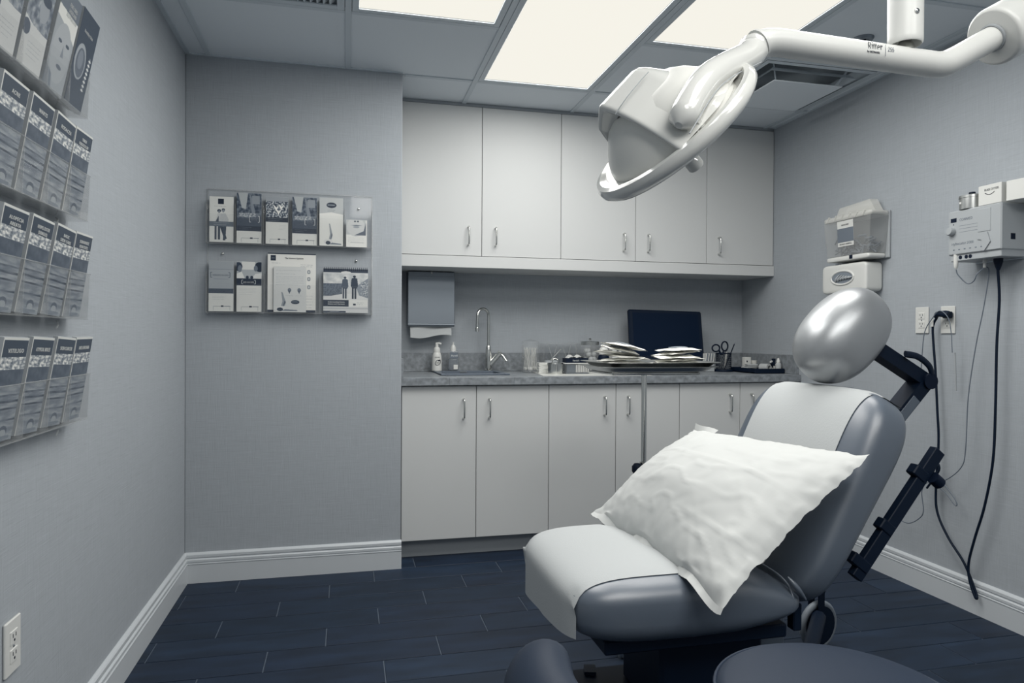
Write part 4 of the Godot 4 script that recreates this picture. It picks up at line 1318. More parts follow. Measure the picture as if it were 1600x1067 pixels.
func build_right_wall() -> void:
	wall_socket("white double power socket low on the left wall", Vector3(XL + 0.0005, 0.442, -1.712), PI / 2)
	wall_socket("white double power socket with nothing plugged in, on the right wall", Vector3(XR - 0.0005, 1.199, -2.600), -PI / 2)
	wall_socket("white double power socket with a black plug, on the right wall", Vector3(XR - 0.0005, 1.198, -2.4627), -PI / 2)
	# glove box dispenser
	var o := thing("glove_dispenser", "white glove box dispenser with oval opening on the right wall", "dispenser", Vector3(XR - 0.0005, 1.340, -2.995), -PI / 2)
	var g := mb()
	g.cushion(Vector3(0, 0.074, 0.05), Vector3(0.159, 0.0735, 0.0495), 0.22, 0.16, 48, 20)
	part(o, "body", g, M.white)
	var ring := []
	var lip := mb()
	for i in 41: ring.append(Vector3(-0.003 + cos(TAU * i / 40) * 0.08, 0.078 + sin(TAU * i / 40) * 0.034, 0.0985))
	lip.tube(ring, 0.006, 10, false)
	part(o, "opening_rim", lip, M.white)
	var hole := mb()
	var hr := []
	for i in 32: hr.append(Vector3(-0.003 + cos(TAU * i / 32) * 0.077, 0.078 + sin(TAU * i / 32) * 0.031, 0.1004))
	hole.fan(Vector3(-0.003, 0.078, 0.1004), hr, Vector3(0, 0, 1))
	part(o, "opening", hole, M.mid)
	var glove := mb()
	for i in 6:
		var a := -0.05 + i * 0.018
		glove.tube(curve([Vector3(a, 0.056 + 0.004 * i, 0.101), Vector3(a + 0.012, 0.075, 0.106), Vector3(a + 0.03, 0.094 - 0.003 * i, 0.102)], 4), [0.002, 0.004, 0.006, 0.007, 0.006, 0.005, 0.004, 0.003, 0.002], 6)
	part(o, "glove_cuff", glove, M.grey_plastic)
	part(o, "latch", mb().box(Vector3(-0.05, 0.149, 0.085), Vector3(0.022, 0.005, 0.02), 0.001), M.sink)
	# sharps container
	o = thing("sharps_container", "translucent sharps container with a label above the glove dispenser", "sharps container", Vector3(XR - 0.0005, 1.500, -2.955), -PI / 2)
	part(o, "wall_bracket", mb().box(Vector3(0.02, 0.112, 0.006), Vector3(0.29, 0.225, 0.012), 0.003), M.grey_plastic)
	part(o, "shelf", mb().cushion(Vector3(-0.005, 0.012, 0.058), Vector3(0.152, 0.0125, 0.052), 0.3, 0.2, 40, 10), M.white)
	var body := mb()
	var shell := func(y: float, w: float, d0: float, d1: float) -> Array:
		return [Vector3(-w, y, d0), Vector3(w, y, d0), Vector3(w, y, d1), Vector3(-w, y, d1)]
	var lo: Array = shell.call(0.026, 0.146, 0.014, 0.104)
	var hi: Array = shell.call(0.20, 0.164, 0.014, 0.114)
	for i in 4:
		var j := (i + 1) % 4
		body.quad(lo[j], lo[i], hi[i], hi[j])
	body.quad(lo[0], lo[1], lo[2], lo[3])
	part(o, "bin", body, M.milky_clear)
	var lid := mb()
	lid.cushion(Vector3(0, 0.211, 0.064), Vector3(0.168, 0.014, 0.056), 0.3, 0.2, 40, 10)
	lid.prism(PackedVector2Array([Vector2(-0.14, 0.222), Vector2(0.14, 0.222), Vector2(0.10, 0.285), Vector2(-0.11, 0.275)]), 0.02, 0.065)
	part(o, "lid", lid, M.milky)
	var ridge := mb()
	for i in 6: ridge.tube([Vector3(-0.13 + i * 0.05, 0.205, 0.118), Vector3(-0.115 + i * 0.05, 0.226, 0.119)], 0.006, 8)
	part(o, "ridges", ridge, M.milky)
	var junk := mb()
	var r := RandomNumberGenerator.new()
	r.seed = 4
	for i in 70:
		var p := Vector3(r.randf_range(-0.12, 0.12), r.randf_range(0.034, 0.06 + 0.07 * r.randf()), r.randf_range(0.03, 0.088))
		var d := Vector3(r.randf_range(-1, 1), r.randf_range(-0.6, 0.6), r.randf_range(-0.4, 0.4)).normalized() * 0.022
		junk.tube([p - d, p + d], r.randf_range(0.002, 0.006), 6)
	var jk := part(o, "waste", junk, M.mid)
	jk.set_meta("kind", "stuff")
	var lab := mb(Transform3D(Basis(Vector3.RIGHT, 0.057), Vector3(-0.008, 0.134, 0.1115)))
	var label := part(o, "label", lab.box(Vector3.ZERO, Vector3(0.112, 0.125, 0.0008)), M.white)
	part(label, "band", mb(lab.xf).box(Vector3(0, -0.008, 0.0007), Vector3(0.112, 0.068, 0.0006)), M.ink_grey)
	part(label, "symbol", mb(lab.xf).lathe(Vector3(0, 0, 0), [Vector2(0.0, 0.0), Vector2(0.001, 0.0)], 6), M.ink_grey)
	lettering(o, "BIOHAZARD", 0.007, lab.xf * Vector3(0, 0.042, 0.0012), M.ink, 0.05)
	lettering(o, "DO NOT OVERFILL", 0.007, lab.xf * Vector3(0, -0.052, 0.0012), M.ink, 0.085)
	part(o, "emblem", mb().box(Vector3(0.03, 0.014, 0.1105), Vector3(0.022, 0.018, 0.0008)), M.ink)
	# electrosurgical generator on its bracket
	o = thing("electrosurgical_unit", "grey wall-mounted electrosurgical unit with knob and cables", "medical device", Vector3(XR - 0.0005, 1.428, -2.224), -PI / 2)
	part(o, "case", mb().box(Vector3(0, 0.113, 0.069), Vector3(0.236, 0.176, 0.12), 0.004), M.grey_plastic)
	part(o, "connector_block", mb().box(Vector3(0.0, 0.014, 0.062), Vector3(0.225, 0.028, 0.12), 0.002), M.grey_plastic)
	part(o, "mounting_plate", mb().box(Vector3(0, 0.10, 0.004), Vector3(0.21, 0.21, 0.008), 0.002), M.tee)
	var zf := 0.1292
	part(o, "display", mb().box(Vector3(-0.092, 0.164, zf), Vector3(0.027, 0.016, 0.0012)), M.ink)
	part(o, "indicator", mb().cushion(Vector3(-0.093, 0.147, zf), Vector3(0.0025, 0.0025, 0.0015), 1.0, 1.0, 10, 6), M.ink)
	part(o, "knob", mb(Transform3D(Basis(Vector3.RIGHT, PI / 2), Vector3(-0.098, 0.120, zf))).lathe(Vector3.ZERO, [Vector2(0.017, 0.0), Vector2(0.016, 0.016), Vector2(0.013, 0.02), Vector2(0.0, 0.02)], 24), M.grey_plastic)
	var cr := mb()
	cr.prism(PackedVector2Array([Vector2(0.018, 0.098), Vector2(0.062, 0.098), Vector2(0.075, 0.06), Vector2(0.05, 0.028), Vector2(0.042, 0.028), Vector2(0.038, 0.07), Vector2(0.018, 0.075)]), zf - 0.002, zf + 0.004)
	cr.box(Vector3(0.046, 0.145, zf), Vector3(0.056, 0.088, 0.004), 0.0015)
	part(o, "handpiece_cradle", cr, M.grey_plastic)
	var hair := mb()
	for y in [0.138, 0.126, 0.113]: hair.box(Vector3(-0.022, y, zf), Vector3(0.085, 0.0008, 0.0006))
	for i in 6: hair.box(Vector3(-0.09 + i * 0.025, 0.045, zf), Vector3(0.008, 0.004, 0.0006))
	part(o, "markings", hair, M.cable)
	lettering(o, "CONMED", 0.010, Vector3(-0.035, 0.162, zf + 0.0002), M.cable, 0.058)
	lettering(o, "Hyfrecator 2000", 0.010, Vector3(-0.05, 0.068, zf + 0.0002), M.cable, 0.1)
	var ports := mb()
	for x in [-0.065, -0.038, -0.02]: ports.tube([Vector3(x, 0.014, 0.1225), Vector3(x, 0.014, 0.1235)], 0.0075, 14)
	part(o, "port", ports, M.ink)
	part(o, "side_switch", mb().box(Vector3(0.1185, 0.075, 0.075), Vector3(0.0015, 0.022, 0.02)), M.ink)
	part(o, "strain_relief", mb().lathe(Vector3(0.045, 0, 0.06), [Vector2(0.006, -0.045), Vector2(0.011, -0.03), Vector2(0.016, -0.012), Vector2(0.016, 0.004)], 16), M.black)
	part(o, "plug", mb().lathe(Vector3(0.0, 0, 0.075), [Vector2(0.004, -0.032), Vector2(0.0055, -0.03), Vector2(0.006, -0.014), Vector2(0.008, -0.012), Vector2(0.008, 0.004)], 12), M.white)
	part(o, "plug", mb().lathe(Vector3(-0.088, 0, 0.12), [Vector2(0.003, -0.03), Vector2(0.0075, -0.022), Vector2(0.009, -0.006), Vector2(0.009, 0.028)], 12), M.white)
	# things on top of it
	var top := 1.428 + 0.2015
	var can := thing("steel_canister", "small steel canister with knobbed lid on the electrosurgical unit", "canister", Vector3(2.408, top, -2.268))
	part(can, "body", mb().lathe(Vector3.ZERO, [Vector2(0.0, 0.0), Vector2(0.043, 0.0), Vector2(0.044, 0.002), Vector2(0.044, 0.044), Vector2(0.0, 0.044)], 32), M.steel)
	var cl := part(can, "lid", mb().lathe(Vector3.ZERO, [Vector2(0.0455, 0.0445), Vector2(0.0455, 0.054), Vector2(0.04, 0.056), Vector2(0.0, 0.058)], 32), M.steel)
	part(cl, "knob", mb().lathe(Vector3(0, 0.058, 0), [Vector2(0.006, 0.0), Vector2(0.006, 0.004), Vector2(0.012, 0.006), Vector2(0.011, 0.011), Vector2(0.0, 0.012)], 16), M.black_soft)
	part(can, "tape", mb().box(Vector3(-0.0425, 0.026, -0.008), Vector3(0.001, 0.008, 0.02)), M.white)
	var bxx := thing("supply_box", "white printed carton between the canister and a plain box", "box", Vector3(2.427, top, -2.158), -PI / 2)
	part(bxx, "carton", mb().box(Vector3(0, 0.0375, 0), Vector3(0.098, 0.075, 0.11), 0.001), M.white)
	lettering(bxx, "BLADE CUTTERS", 0.008, Vector3(0.008, 0.056, 0.0555), M.ink, 0.06)
	var smile := []
	for i in 9: smile.append(Vector3(-0.02 + i * 0.005, 0.045 - 0.008 * sin(PI * i / 8.0), 0.0555))
	part(bxx, "swoosh", mb().tube(smile, 0.0012, 4), M.ink)
	solo("supply_box", "plain white box at the picture's right edge on the electrosurgical unit", "box", mb().box(Vector3(0, 0.037, 0), Vector3(0.11, 0.074, 0.085), 0.0015), M.white, Vector3(2.432, 1.628, -2.055), 0.12)
	cables()

func cables() -> void:
	var line := func(pts: Array, x: float) -> Array:
		var out := []
		for p: Vector2 in pts: out.append(Vector3(x, p.y, p.x))
		return out
	var c := thing("power_cord", "black power cord hanging in a long loop down the right wall", "cord", Vector3(2.46, 0.08, -2.28))
	var a: Array = line.call([Vector2(-2.18, 1.40), Vector2(-2.1805, 1.376), Vector2(-2.187, 1.265), Vector2(-2.196, 1.092), Vector2(-2.1986, 0.843), Vector2(-2.207, 0.642), Vector2(-2.241, 0.4585), Vector2(-2.283, 0.32), Vector2(-2.311, 0.208), Vector2(-2.305, 0.14), Vector2(-2.277, 0.080)], 2.455)
	a[0].x = 2.4385
	a[1].x = 2.44
	a.append_array(line.call([Vector2(-2.285, 0.098), Vector2(-2.341, 0.198), Vector2(-2.42, 0.281), Vector2(-2.477, 0.375), Vector2(-2.485, 0.483), Vector2(-2.474, 0.677), Vector2(-2.4824, 0.813), Vector2(-2.494, 0.977), Vector2(-2.51, 1.143), Vector2(-2.505, 1.184), Vector2(-2.49, 1.206)], 2.465))
	part(c, "cord", wb(c).tube(curve(a, 6), 0.0052, 8), M.black)
	part(c, "plug", wb(c).tube(curve([Vector3(2.462, 1.208, -2.492), Vector3(2.458, 1.222, -2.478), Vector3(2.462, 1.222, -2.45), Vector3(2.468, 1.219, -2.43)], 4), [0.007, 0.009, 0.010, 0.011, 0.012, 0.0125, 0.013, 0.014, 0.015, 0.016, 0.016, 0.016, 0.014], 12), M.black)
	part(c, "plug_face", wb(c).box(Vector3(2.477, 1.2185, -2.447), Vector3(0.026, 0.028, 0.034), 0.004), M.black)
	part(c, "tag", wb(c).box(Vector3(2.458, 1.185, -2.508), Vector3(0.004, 0.032, 0.014), 0.001), M.white)
	var t := thing("device_cable", "thin grey cable hanging from the electrosurgical unit to the chair", "cable", Vector3(2.46, 0.5, -2.4))
	var b: Array = line.call([Vector2(-2.224, 1.40), Vector2(-2.229, 1.38), Vector2(-2.25, 1.243), Vector2(-2.2835, 1.09), Vector2(-2.316, 0.8825), Vector2(-2.3257, 0.673), Vector2(-2.346, 0.591), Vector2(-2.423, 0.523), Vector2(-2.489, 0.504), Vector2(-2.54, 0.515), Vector2(-2.53, 0.535), Vector2(-2.46, 0.525), Vector2(-2.39, 0.47), Vector2(-2.365, 0.44), Vector2(-2.375, 0.43), Vector2(-2.43, 0.475), Vector2(-2.51, 0.495), Vector2(-2.545, 0.45), Vector2(-2.535, 0.37), Vector2(-2.555, 0.33), Vector2(-2.62, 0.29), Vector2(-2.70, 0.30)], 2.45)
	b[0].x = 2.424
	part(t, "cable", wb(t).tube(curve(b, 5), 0.0022, 6), M.cable)
	part(t, "cable_tie", wb(t).tube(curve([Vector3(2.447, 0.50, -2.50), Vector3(2.445, 0.56, -2.475), Vector3(2.445, 0.585, -2.455), Vector3(2.445, 0.56, -2.45), Vector3(2.447, 0.51, -2.485), Vector3(2.447, 0.47, -2.515)], 5), 0.0045, 6), M.black)
	var l := thing("jumper_cable", "short grey cable looped under the electrosurgical unit", "cable", Vector3(2.40, 1.33, -2.3))
	var d: Array = line.call([Vector2(-2.312, 1.395), Vector2(-2.308, 1.374), Vector2(-2.28, 1.338), Vector2(-2.25, 1.345), Vector2(-2.235, 1.372), Vector2(-2.226, 1.393), Vector2(-2.224, 1.397)], 2.40)
	d[0].x = 2.38; d[1].x = 2.385; d[5].x = 2.42; d[6].x = 2.424
	part(l, "cable", wb(l).tube(curve(d, 5), 0.0022, 6), M.cable)
	var w := thing("lead_wire", "thin grey lead draped over the plugged socket on the right wall", "wire", Vector3(2.44, 1.0, -2.47))
	var e: Array = line.call([Vector2(-2.556, 0.93), Vector2(-2.55, 1.03), Vector2(-2.537, 1.143), Vector2(-2.50, 1.20), Vector2(-2.458, 1.236), Vector2(-2.415, 1.205), Vector2(-2.399, 1.142), Vector2(-2.395, 1.089), Vector2(-2.393, 1.06)], 2.448)
	part(w, "wire", wb(w).tube(curve(e, 5), 0.002, 6), M.cable)
	part(w, "probe", wb(w).tube([Vector3(2.462, 1.06, -2.393), Vector3(2.47, 0.90, -2.394)], 0.0036, 8), M.grey_plastic)

# ------------------------------------------------------------------ tray stand beside the chair
func packet(called: String, label: String, w: float, d: float, at: Vector3, turn: float, tilt: Vector2, seed_: int, dark := false) -> void:
	var f := FastNoiseLite.new()
	f.seed = seed_
	f.frequency = 9.0
	var o := thing(called, label, "packet", at, 0.0, "paper packets on the tray stand")
	o.basis = Basis(Vector3.UP, turn) * Basis(Vector3(0, 0, 1), tilt.x) * Basis(Vector3.RIGHT, tilt.y)
	var up := []
	var dn := []
	for i in 13:
		var r1 := []
		var r2 := []
		for j in 11:
			var u := i / 12.0
			var v := j / 10.0
			var x := (u - 0.5) * w
			var z := (0.5 - v) * d
			var puff := 0.007 * pow(sin(PI * u) * sin(PI * v), 0.4)
			var n := 0.006 * f.get_noise_2d(x, z)
			r1.append(Vector3(x, puff + n + 0.0006, z))
			r2.append(Vector3(x, n * 0.7 - 0.001, z))
		up.append(r1)
		dn.append(r2)
	var k := mb()
	k.grid(up)
	dn.reverse()
	k.grid(dn)
	part(o, "wrapper", k, M.wrap)
	if dark:
		var p := mb()
		p.cushion(Vector3(0.0, 0.010, 0), Vector3(w * 0.28, 0.004, d * 0.2), 1.0, 1.0, 20, 10)
		part(o, "window", p, M.mid)

func build_tray_stand() -> void:
	var o := thing("tray_stand", "chrome instrument stand with two stacked steel trays", "tray stand", Vector3(1.105, 0, -2.47))
	part(o, "pole", mb().tube([Vector3(0, 0.60, 0), Vector3(0, 0.984, 0)], 0.0105, 16), M.chrome)
	part(o, "sleeve", mb().tube([Vector3(0, 0.05, 0), Vector3(0, 0.64, 0)], 0.0155, 16), M.chrome)
	part(o, "knob", mb().lathe(Vector3(-0.03, 0.617, 0.012), [Vector2(0.0, -0.022), Vector2(0.014, -0.02), Vector2(0.021, -0.008), Vector2(0.021, 0.01), Vector2(0.012, 0.021), Vector2(0.0, 0.023)], 16), M.black)
	var b := mb()
	b.box(Vector3(-0.17, 0.045, 0), Vector3(0.03, 0.02, 0.46), 0.004)
	b.box(Vector3(-0.05, 0.045, 0), Vector3(0.26, 0.02, 0.04), 0.004)
	for s in [-1, 1]:
		b.tube([Vector3(-0.17, 0.001, s * 0.2), Vector3(-0.17, 0.045, s * 0.2)], 0.014, 12)
	b.tube([Vector3(0.07, 0.001, 0), Vector3(0.07, 0.045, 0)], 0.014, 12)
	part(o, "base", b, M.chrome)
	part(o, "support_frame", mb().tube([Vector3(-0.17, 0.984, 0.11), Vector3(0.17, 0.984, 0.11), Vector3(0.17, 0.984, -0.11), Vector3(-0.17, 0.984, -0.11), Vector3(-0.17, 0.984, 0.11)], 0.005, 8).tube([Vector3(-0.17, 0.984, 0), Vector3(0.17, 0.984, 0)], 0.006, 8), M.chrome)
	for q in [[0.991, -0.006, "lower"], [1.0065, 0.004, "upper"]]:
		var t := thing("steel_tray", "stainless steel instrument tray, %s of the two on the stand" % q[2], "tray", Vector3(1.117 + q[1], q[0], -2.465), 0.0, "steel trays on the stand")
		var k := mb()
		var ring := func(x: float, z: float, y: float) -> Array:
			var out := []
			for i in 40:
				var a := -TAU * i / 40
				out.append(Vector3(signf(cos(a)) * pow(absf(cos(a)), 0.28) * x, y, signf(sin(a)) * pow(absf(sin(a)), 0.28) * z))
			return out
		var prof := [[0.185, 0.118, 0.0], [0.202, 0.135, 0.004], [0.218, 0.150, 0.0165], [0.236, 0.166, 0.0195], [0.237, 0.167, 0.018], [0.219, 0.149, 0.0145], [0.203, 0.133, 0.0025], [0.185, 0.117, -0.0012]]
		var rows := []
		for i in 40: rows.append([])
		for p: Array in prof:
			var r: Array = ring.call(p[0], p[1], p[2])
			for i in 40: rows[i].append(r[i])
		for i in 40: rows[i].reverse()
		k.grid(rows, true, false)
		k.box(Vector3(0, -0.0005, 0), Vector3(0.36, 0.001, 0.225))
		part(t, "pan", k, M.steel)
	solo("tray_liner", "white paper sheet lining the upper steel tray", "paper", mb().box(Vector3.ZERO, Vector3(0.375, 0.0015, 0.24), 0.0005), M.sheet, Vector3(1.121, 1.0115, -2.463))
	var y := 1.0165
	var piles := [["left heap", 1.005, [[0.0, 0.0, 0.1, 0.0], [-0.01, 0.011, -0.2, 0.06], [0.012, 0.021, 0.25, -0.08], [-0.02, 0.032, 0.05, -0.16], [-0.012, 0.046, -0.3, -0.22], [0.0, 0.058, 0.2, -0.2]]], ["right heap", 1.225, [[0.0, 0.0, -0.1, 0.0], [0.012, 0.011, 0.2, 0.05], [-0.01, 0.022, -0.15, 0.04], [0.0, 0.034, 0.3, 0.08], [0.005, 0.046, -0.05, 0.03]]]]
	var seed_ := 50
	for p: Array in piles:
		var n: int = p[2].size()
		for i in n:
			var q: Array = p[2][i]
			seed_ += 1
			var place: String = "lowest" if i == 0 else ("topmost" if i == n - 1 else ["", "second from the bottom", "third from the bottom", "fourth from the bottom", "fifth from the bottom"][i])
			packet("paper_packet", "white paper packet, %s in the %s on the tray" % [place, p[0]], 0.165 - 0.006 * i, 0.12, Vector3(p[1] + q[0], y + 0.004 + q[1] * 1.05, -2.45 + 0.01 * (i % 3)), q[2], Vector2(q[3], 0.05 * (i % 3 - 1)), seed_, i >= n - 2)

# ------------------------------------------------------------------ things on the worktop
func build_counter_things() -> void:
	var Y := 0.9105
	# sink and tap
	var s := thing("sink", "dark grey rectangular drop-in sink in the worktop", "sink", Vector3(0.665, 0.91, -3.80))
	var k := mb()
	var fr := func(b: MB, x0: float, x1: float, z0: float, z1: float, y0: float, y1: float) -> void:
		b.box(Vector3(x0 + x1, y0 + y1, z0 + z1) * 0.5, Vector3(x1 - x0, y1 - y0, z1 - z0), 0.002)
	fr.call(k, -0.185, -0.155, -0.19, 0.175, 0.0004, 0.008)
	fr.call(k, 0.155, 0.185, -0.19, 0.175, 0.0004, 0.008)
	fr.call(k, -0.155, 0.155, 0.13, 0.175, 0.0004, 0.008)
	fr.call(k, -0.155, 0.155, -0.19, -0.115, 0.0004, 0.008)
	part(s, "rim", k, M.sink)
	var bowl := mb()
	var a0 := [Vector3(-0.156, 0.007, 0.131), Vector3(0.156, 0.007, 0.131), Vector3(0.156, 0.007, -0.116), Vector3(-0.156, 0.007, -0.116)]
	for i in 4:
		var j := (i + 1) % 4
		var dn := Vector3(0, -0.15, 0)
		bowl.quad(a0[j], a0[i], a0[i] * Vector3(0.93, 1, 0.93) + dn, a0[j] * Vector3(0.93, 1, 0.93) + dn)
	bowl.quad(a0[0] * Vector3(0.93, 1, 0.93) + Vector3(0, -0.15, 0), a0[1] * Vector3(0.93, 1, 0.93) + Vector3(0, -0.15, 0), a0[2] * Vector3(0.93, 1, 0.93) + Vector3(0, -0.15, 0), a0[3] * Vector3(0.93, 1, 0.93) + Vector3(0, -0.15, 0))
	part(s, "bowl", bowl, M.sink)
	part(s, "maker_plate", mb().box(Vector3(-0.02, 0.004, -0.113), Vector3(0.04, 0.005, 0.001)), M.steel)
	var t := thing("tap", "chrome gooseneck tap with side lever at the sink", "tap", Vector3(0.80, 0.918, -3.965))
	part(t, "body", mb().lathe(Vector3.ZERO, [Vector2(0.027, 0.0), Vector2(0.027, 0.006), Vector2(0.019, 0.012), Vector2(0.0185, 0.075), Vector2(0.0195, 0.09), Vector2(0.017, 0.105), Vector2(0.0165, 0.12), Vector2(0.014, 0.135), Vector2(0.0095, 0.145), Vector2(0.0, 0.146)], 24), M.chrome)
	var neck := [Vector3(0, 0.14, 0), Vector3(0, 0.22, 0), Vector3(0, 0.30, 0)]
	for i in 13:
		var a := PI * i / 12.0
		neck.append(Vector3(-0.036 + 0.036 * cos(a), 0.315 + 0.042 * sin(a), 0.02 * (1 - cos(a))))
	neck.append(Vector3(-0.0735, 0.275, 0.041))
	neck.append(Vector3(-0.0745, 0.245, 0.042))
	part(t, "spout", mb().tube(neck, 0.0085, 14), M.chrome)
	part(t, "aerator", mb().lathe(Vector3(-0.0745, 0.226, 0.042), [Vector2(0.0, 0.0), Vector2(0.0115, 0.0), Vector2(0.0115, 0.02), Vector2(0.0085, 0.024)], 16), M.chrome)
	part(t, "valve", mb().tube([Vector3(0.008, 0.035, 0.004), Vector3(0.07, 0.105, 0.012)], 0.0165, 16), M.chrome)
	part(t, "lever", mb().tube([Vector3(0.064, 0.10, 0.013), Vector3(0.082, 0.085, 0.02), Vector3(0.102, 0.055, 0.03)], [0.012, 0.009, 0.0085], 12), M.chrome)
	# soap pump bottles
	var b := thing("soap_bottle", "white foam soap pump bottle behind the sink", "bottle", Vector3(0.50, 0.9185, -3.965))
	part(b, "body", mb().lathe(Vector3.ZERO, [Vector2(0.0, 0.0), Vector2(0.027, 0.0), Vector2(0.029, 0.004), Vector2(0.0285, 0.06), Vector2(0.026, 0.085), Vector2(0.022, 0.10), Vector2(0.0185, 0.106), Vector2(0.0, 0.107)], 28), M.white)
	part(b, "collar", mb().lathe(Vector3(0, 0.107, 0), [Vector2(0.019, 0.0), Vector2(0.019, 0.02), Vector2(0.014, 0.026), Vector2(0.009, 0.03), Vector2(0.009, 0.045), Vector2(0.0, 0.046)], 20), M.white)
	part(b, "nozzle", mb().tube([Vector3(-0.006, 0.155, 0), Vector3(0.012, 0.157, 0.006), Vector3(0.024, 0.153, 0.01)], 0.006, 10), M.white)
	var em := mb()
	var er := []
	for i in 33: er.append(Vector3(0.003 + cos(TAU * i / 32) * 0.015, 0.048 + sin(TAU * i / 32) * 0.014 + cos(TAU * i / 32) * 0.004, 0.0292 - 4.0 * pow(cos(TAU * i / 32) * 0.015, 2)))
	em.tube(er, 0.0014, 4, false)
	em.tube([Vector3(0.004, 0.058, 0.029), Vector3(0.017, 0.062, 0.025)], 0.0035, 6)
	part(b, "emblem", em, M.ink)
	lettering(b, "Dial", 0.008, Vector3(0.002, 0.047, 0.0292), M.ink, 0.018, true)
	lettering(b, "PROFESSIONAL", 0.004, Vector3(0.0, 0.078, 0.0282), M.ink, 0.03)
	b = thing("sanitizer_bottle", "clear hand sanitizer pump bottle beside the white soap bottle", "bottle", Vector3(0.594, 0.9185, -3.965))
	part(b, "body", mb().cushion(Vector3(0, 0.058, 0), Vector3(0.032, 0.058, 0.02), 0.25, 0.5, 32, 16), M.clear)
	part(b, "gel", mb().cushion(Vector3(0, 0.036, 0), Vector3(0.0305, 0.0345, 0.0188), 0.25, 0.5, 32, 12), M.liquid)
	part(b, "collar", mb().lathe(Vector3(0, 0.113, 0), [Vector2(0.016, 0.0), Vector2(0.016, 0.018), Vector2(0.011, 0.03), Vector2(0.0045, 0.036), Vector2(0.0045, 0.05), Vector2(0.0, 0.05)], 18), M.white)
	part(b, "nozzle", mb().box(Vector3(0.002, 0.164, 0.004), Vector3(0.034, 0.006, 0.014), 0.002), M.clear)
	part(b, "label", mb().box(Vector3(0.002, 0.088, 0.0205), Vector3(0.046, 0.034, 0.0008)), M.cable)
	lettering(b, "Purell", 0.010, Vector3(0.004, 0.086, 0.0212), M.pale_ink, 0.036, false, Vector3.ZERO, true)
	part(b, "back_label", mb().box(Vector3(0.012, 0.022, 0.0205), Vector3(0.024, 0.026, 0.0008)), M.white)
	# paper towel dispenser on the back wall, under the cabinets
	var d := thing("towel_dispenser", "brushed steel paper towel dispenser under the wall cabinet", "towel dispenser", Vector3(0.468, 1.178, ZB + 0.0005))
	part(d, "body", mb().box(Vector3(0, 0.153, 0.05), Vector3(0.268, 0.305, 0.10), 0.004), M.brushed)
	part(d, "cover", mb().box(Vector3(0, 0.143, 0.1012), Vector3(0.264, 0.27, 0.003), 0.001), M.brushed)
	part(d, "lip", mb().tube([Vector3(-0.132, 0.004, 0.09), Vector3(0.132, 0.004, 0.09)], 0.012, 10), M.brushed)
	part(d, "lock", mb().lathe(Vector3(0, 0.292, 0.1), [Vector2(0.0, 0.0)  , Vector2(0.006, 0.0), Vector2(0.006, 0.012), Vector2(0.0, 0.012)], 12), M.chrome)
	var tow := []
	for i in 17:
		var u := i / 16.0
		var row := []
		for j in 5: row.append(Vector3(-0.118 + 0.234 * u, -0.004 - j * (0.0165 + 0.002 * sin(u * 6.0)) * (1.0 - 0.18 * u), 0.078 + 0.006 * sin(u * 7.0 + j * 0.5) + 0.004 * j))
		tow.append(row)
	for r: Array in tow: r.reverse()
	part(d, "paper_towel", mb().grid(tow), M.paper)
	counter_clutter(Y)

func jar_swabs(Y: float) -> void:
	var o := thing("swab_jar", "clear jar packed with cotton swabs beside the sink", "jar", Vector3(1.024, Y, -3.86))
	part(o, "glass", mb().lathe(Vector3.ZERO, [Vector2(0.0, 0.001), Vector2(0.046, 0.001), Vector2(0.05, 0.006), Vector2(0.05, 0.158), Vector2(0.048, 0.158), Vector2(0.048, 0.008), Vector2(0.0, 0.006)], 32), M.clear)
	part(o, "lid", mb().lathe(Vector3.ZERO, [Vector2(0.051, 0.159), Vector2(0.052, 0.178), Vector2(0.03, 0.186), Vector2(0.01, 0.192), Vector2(0.0, 0.193)], 32), M.clear)
	var r := RandomNumberGenerator.new()
	r.seed = 12
	for i in 34:
		var a := r.randf() * TAU
		var q := sqrt(r.randf()) * 0.038
		var b := a + r.randf_range(-1.1, 1.1)
		var p := Vector3(cos(a) * q, 0.014 + r.randf() * 0.006, sin(a) * q)
		var e := Vector3(cos(b) * 0.04 * sqrt(r.randf()), 0.13 + r.randf() * 0.015, sin(b) * 0.04 * sqrt(r.randf()))
		var d := (e - p).normalized()
		var sw := part(o, "swab", mb().tube([p, e], 0.0017, 5), M.white)
		part(sw, "cotton_tip", mb().tube([p, p + d * 0.005, p + d * 0.012, p + d * 0.016], [0.0025, 0.0045, 0.0045, 0.002], 6), M.white)

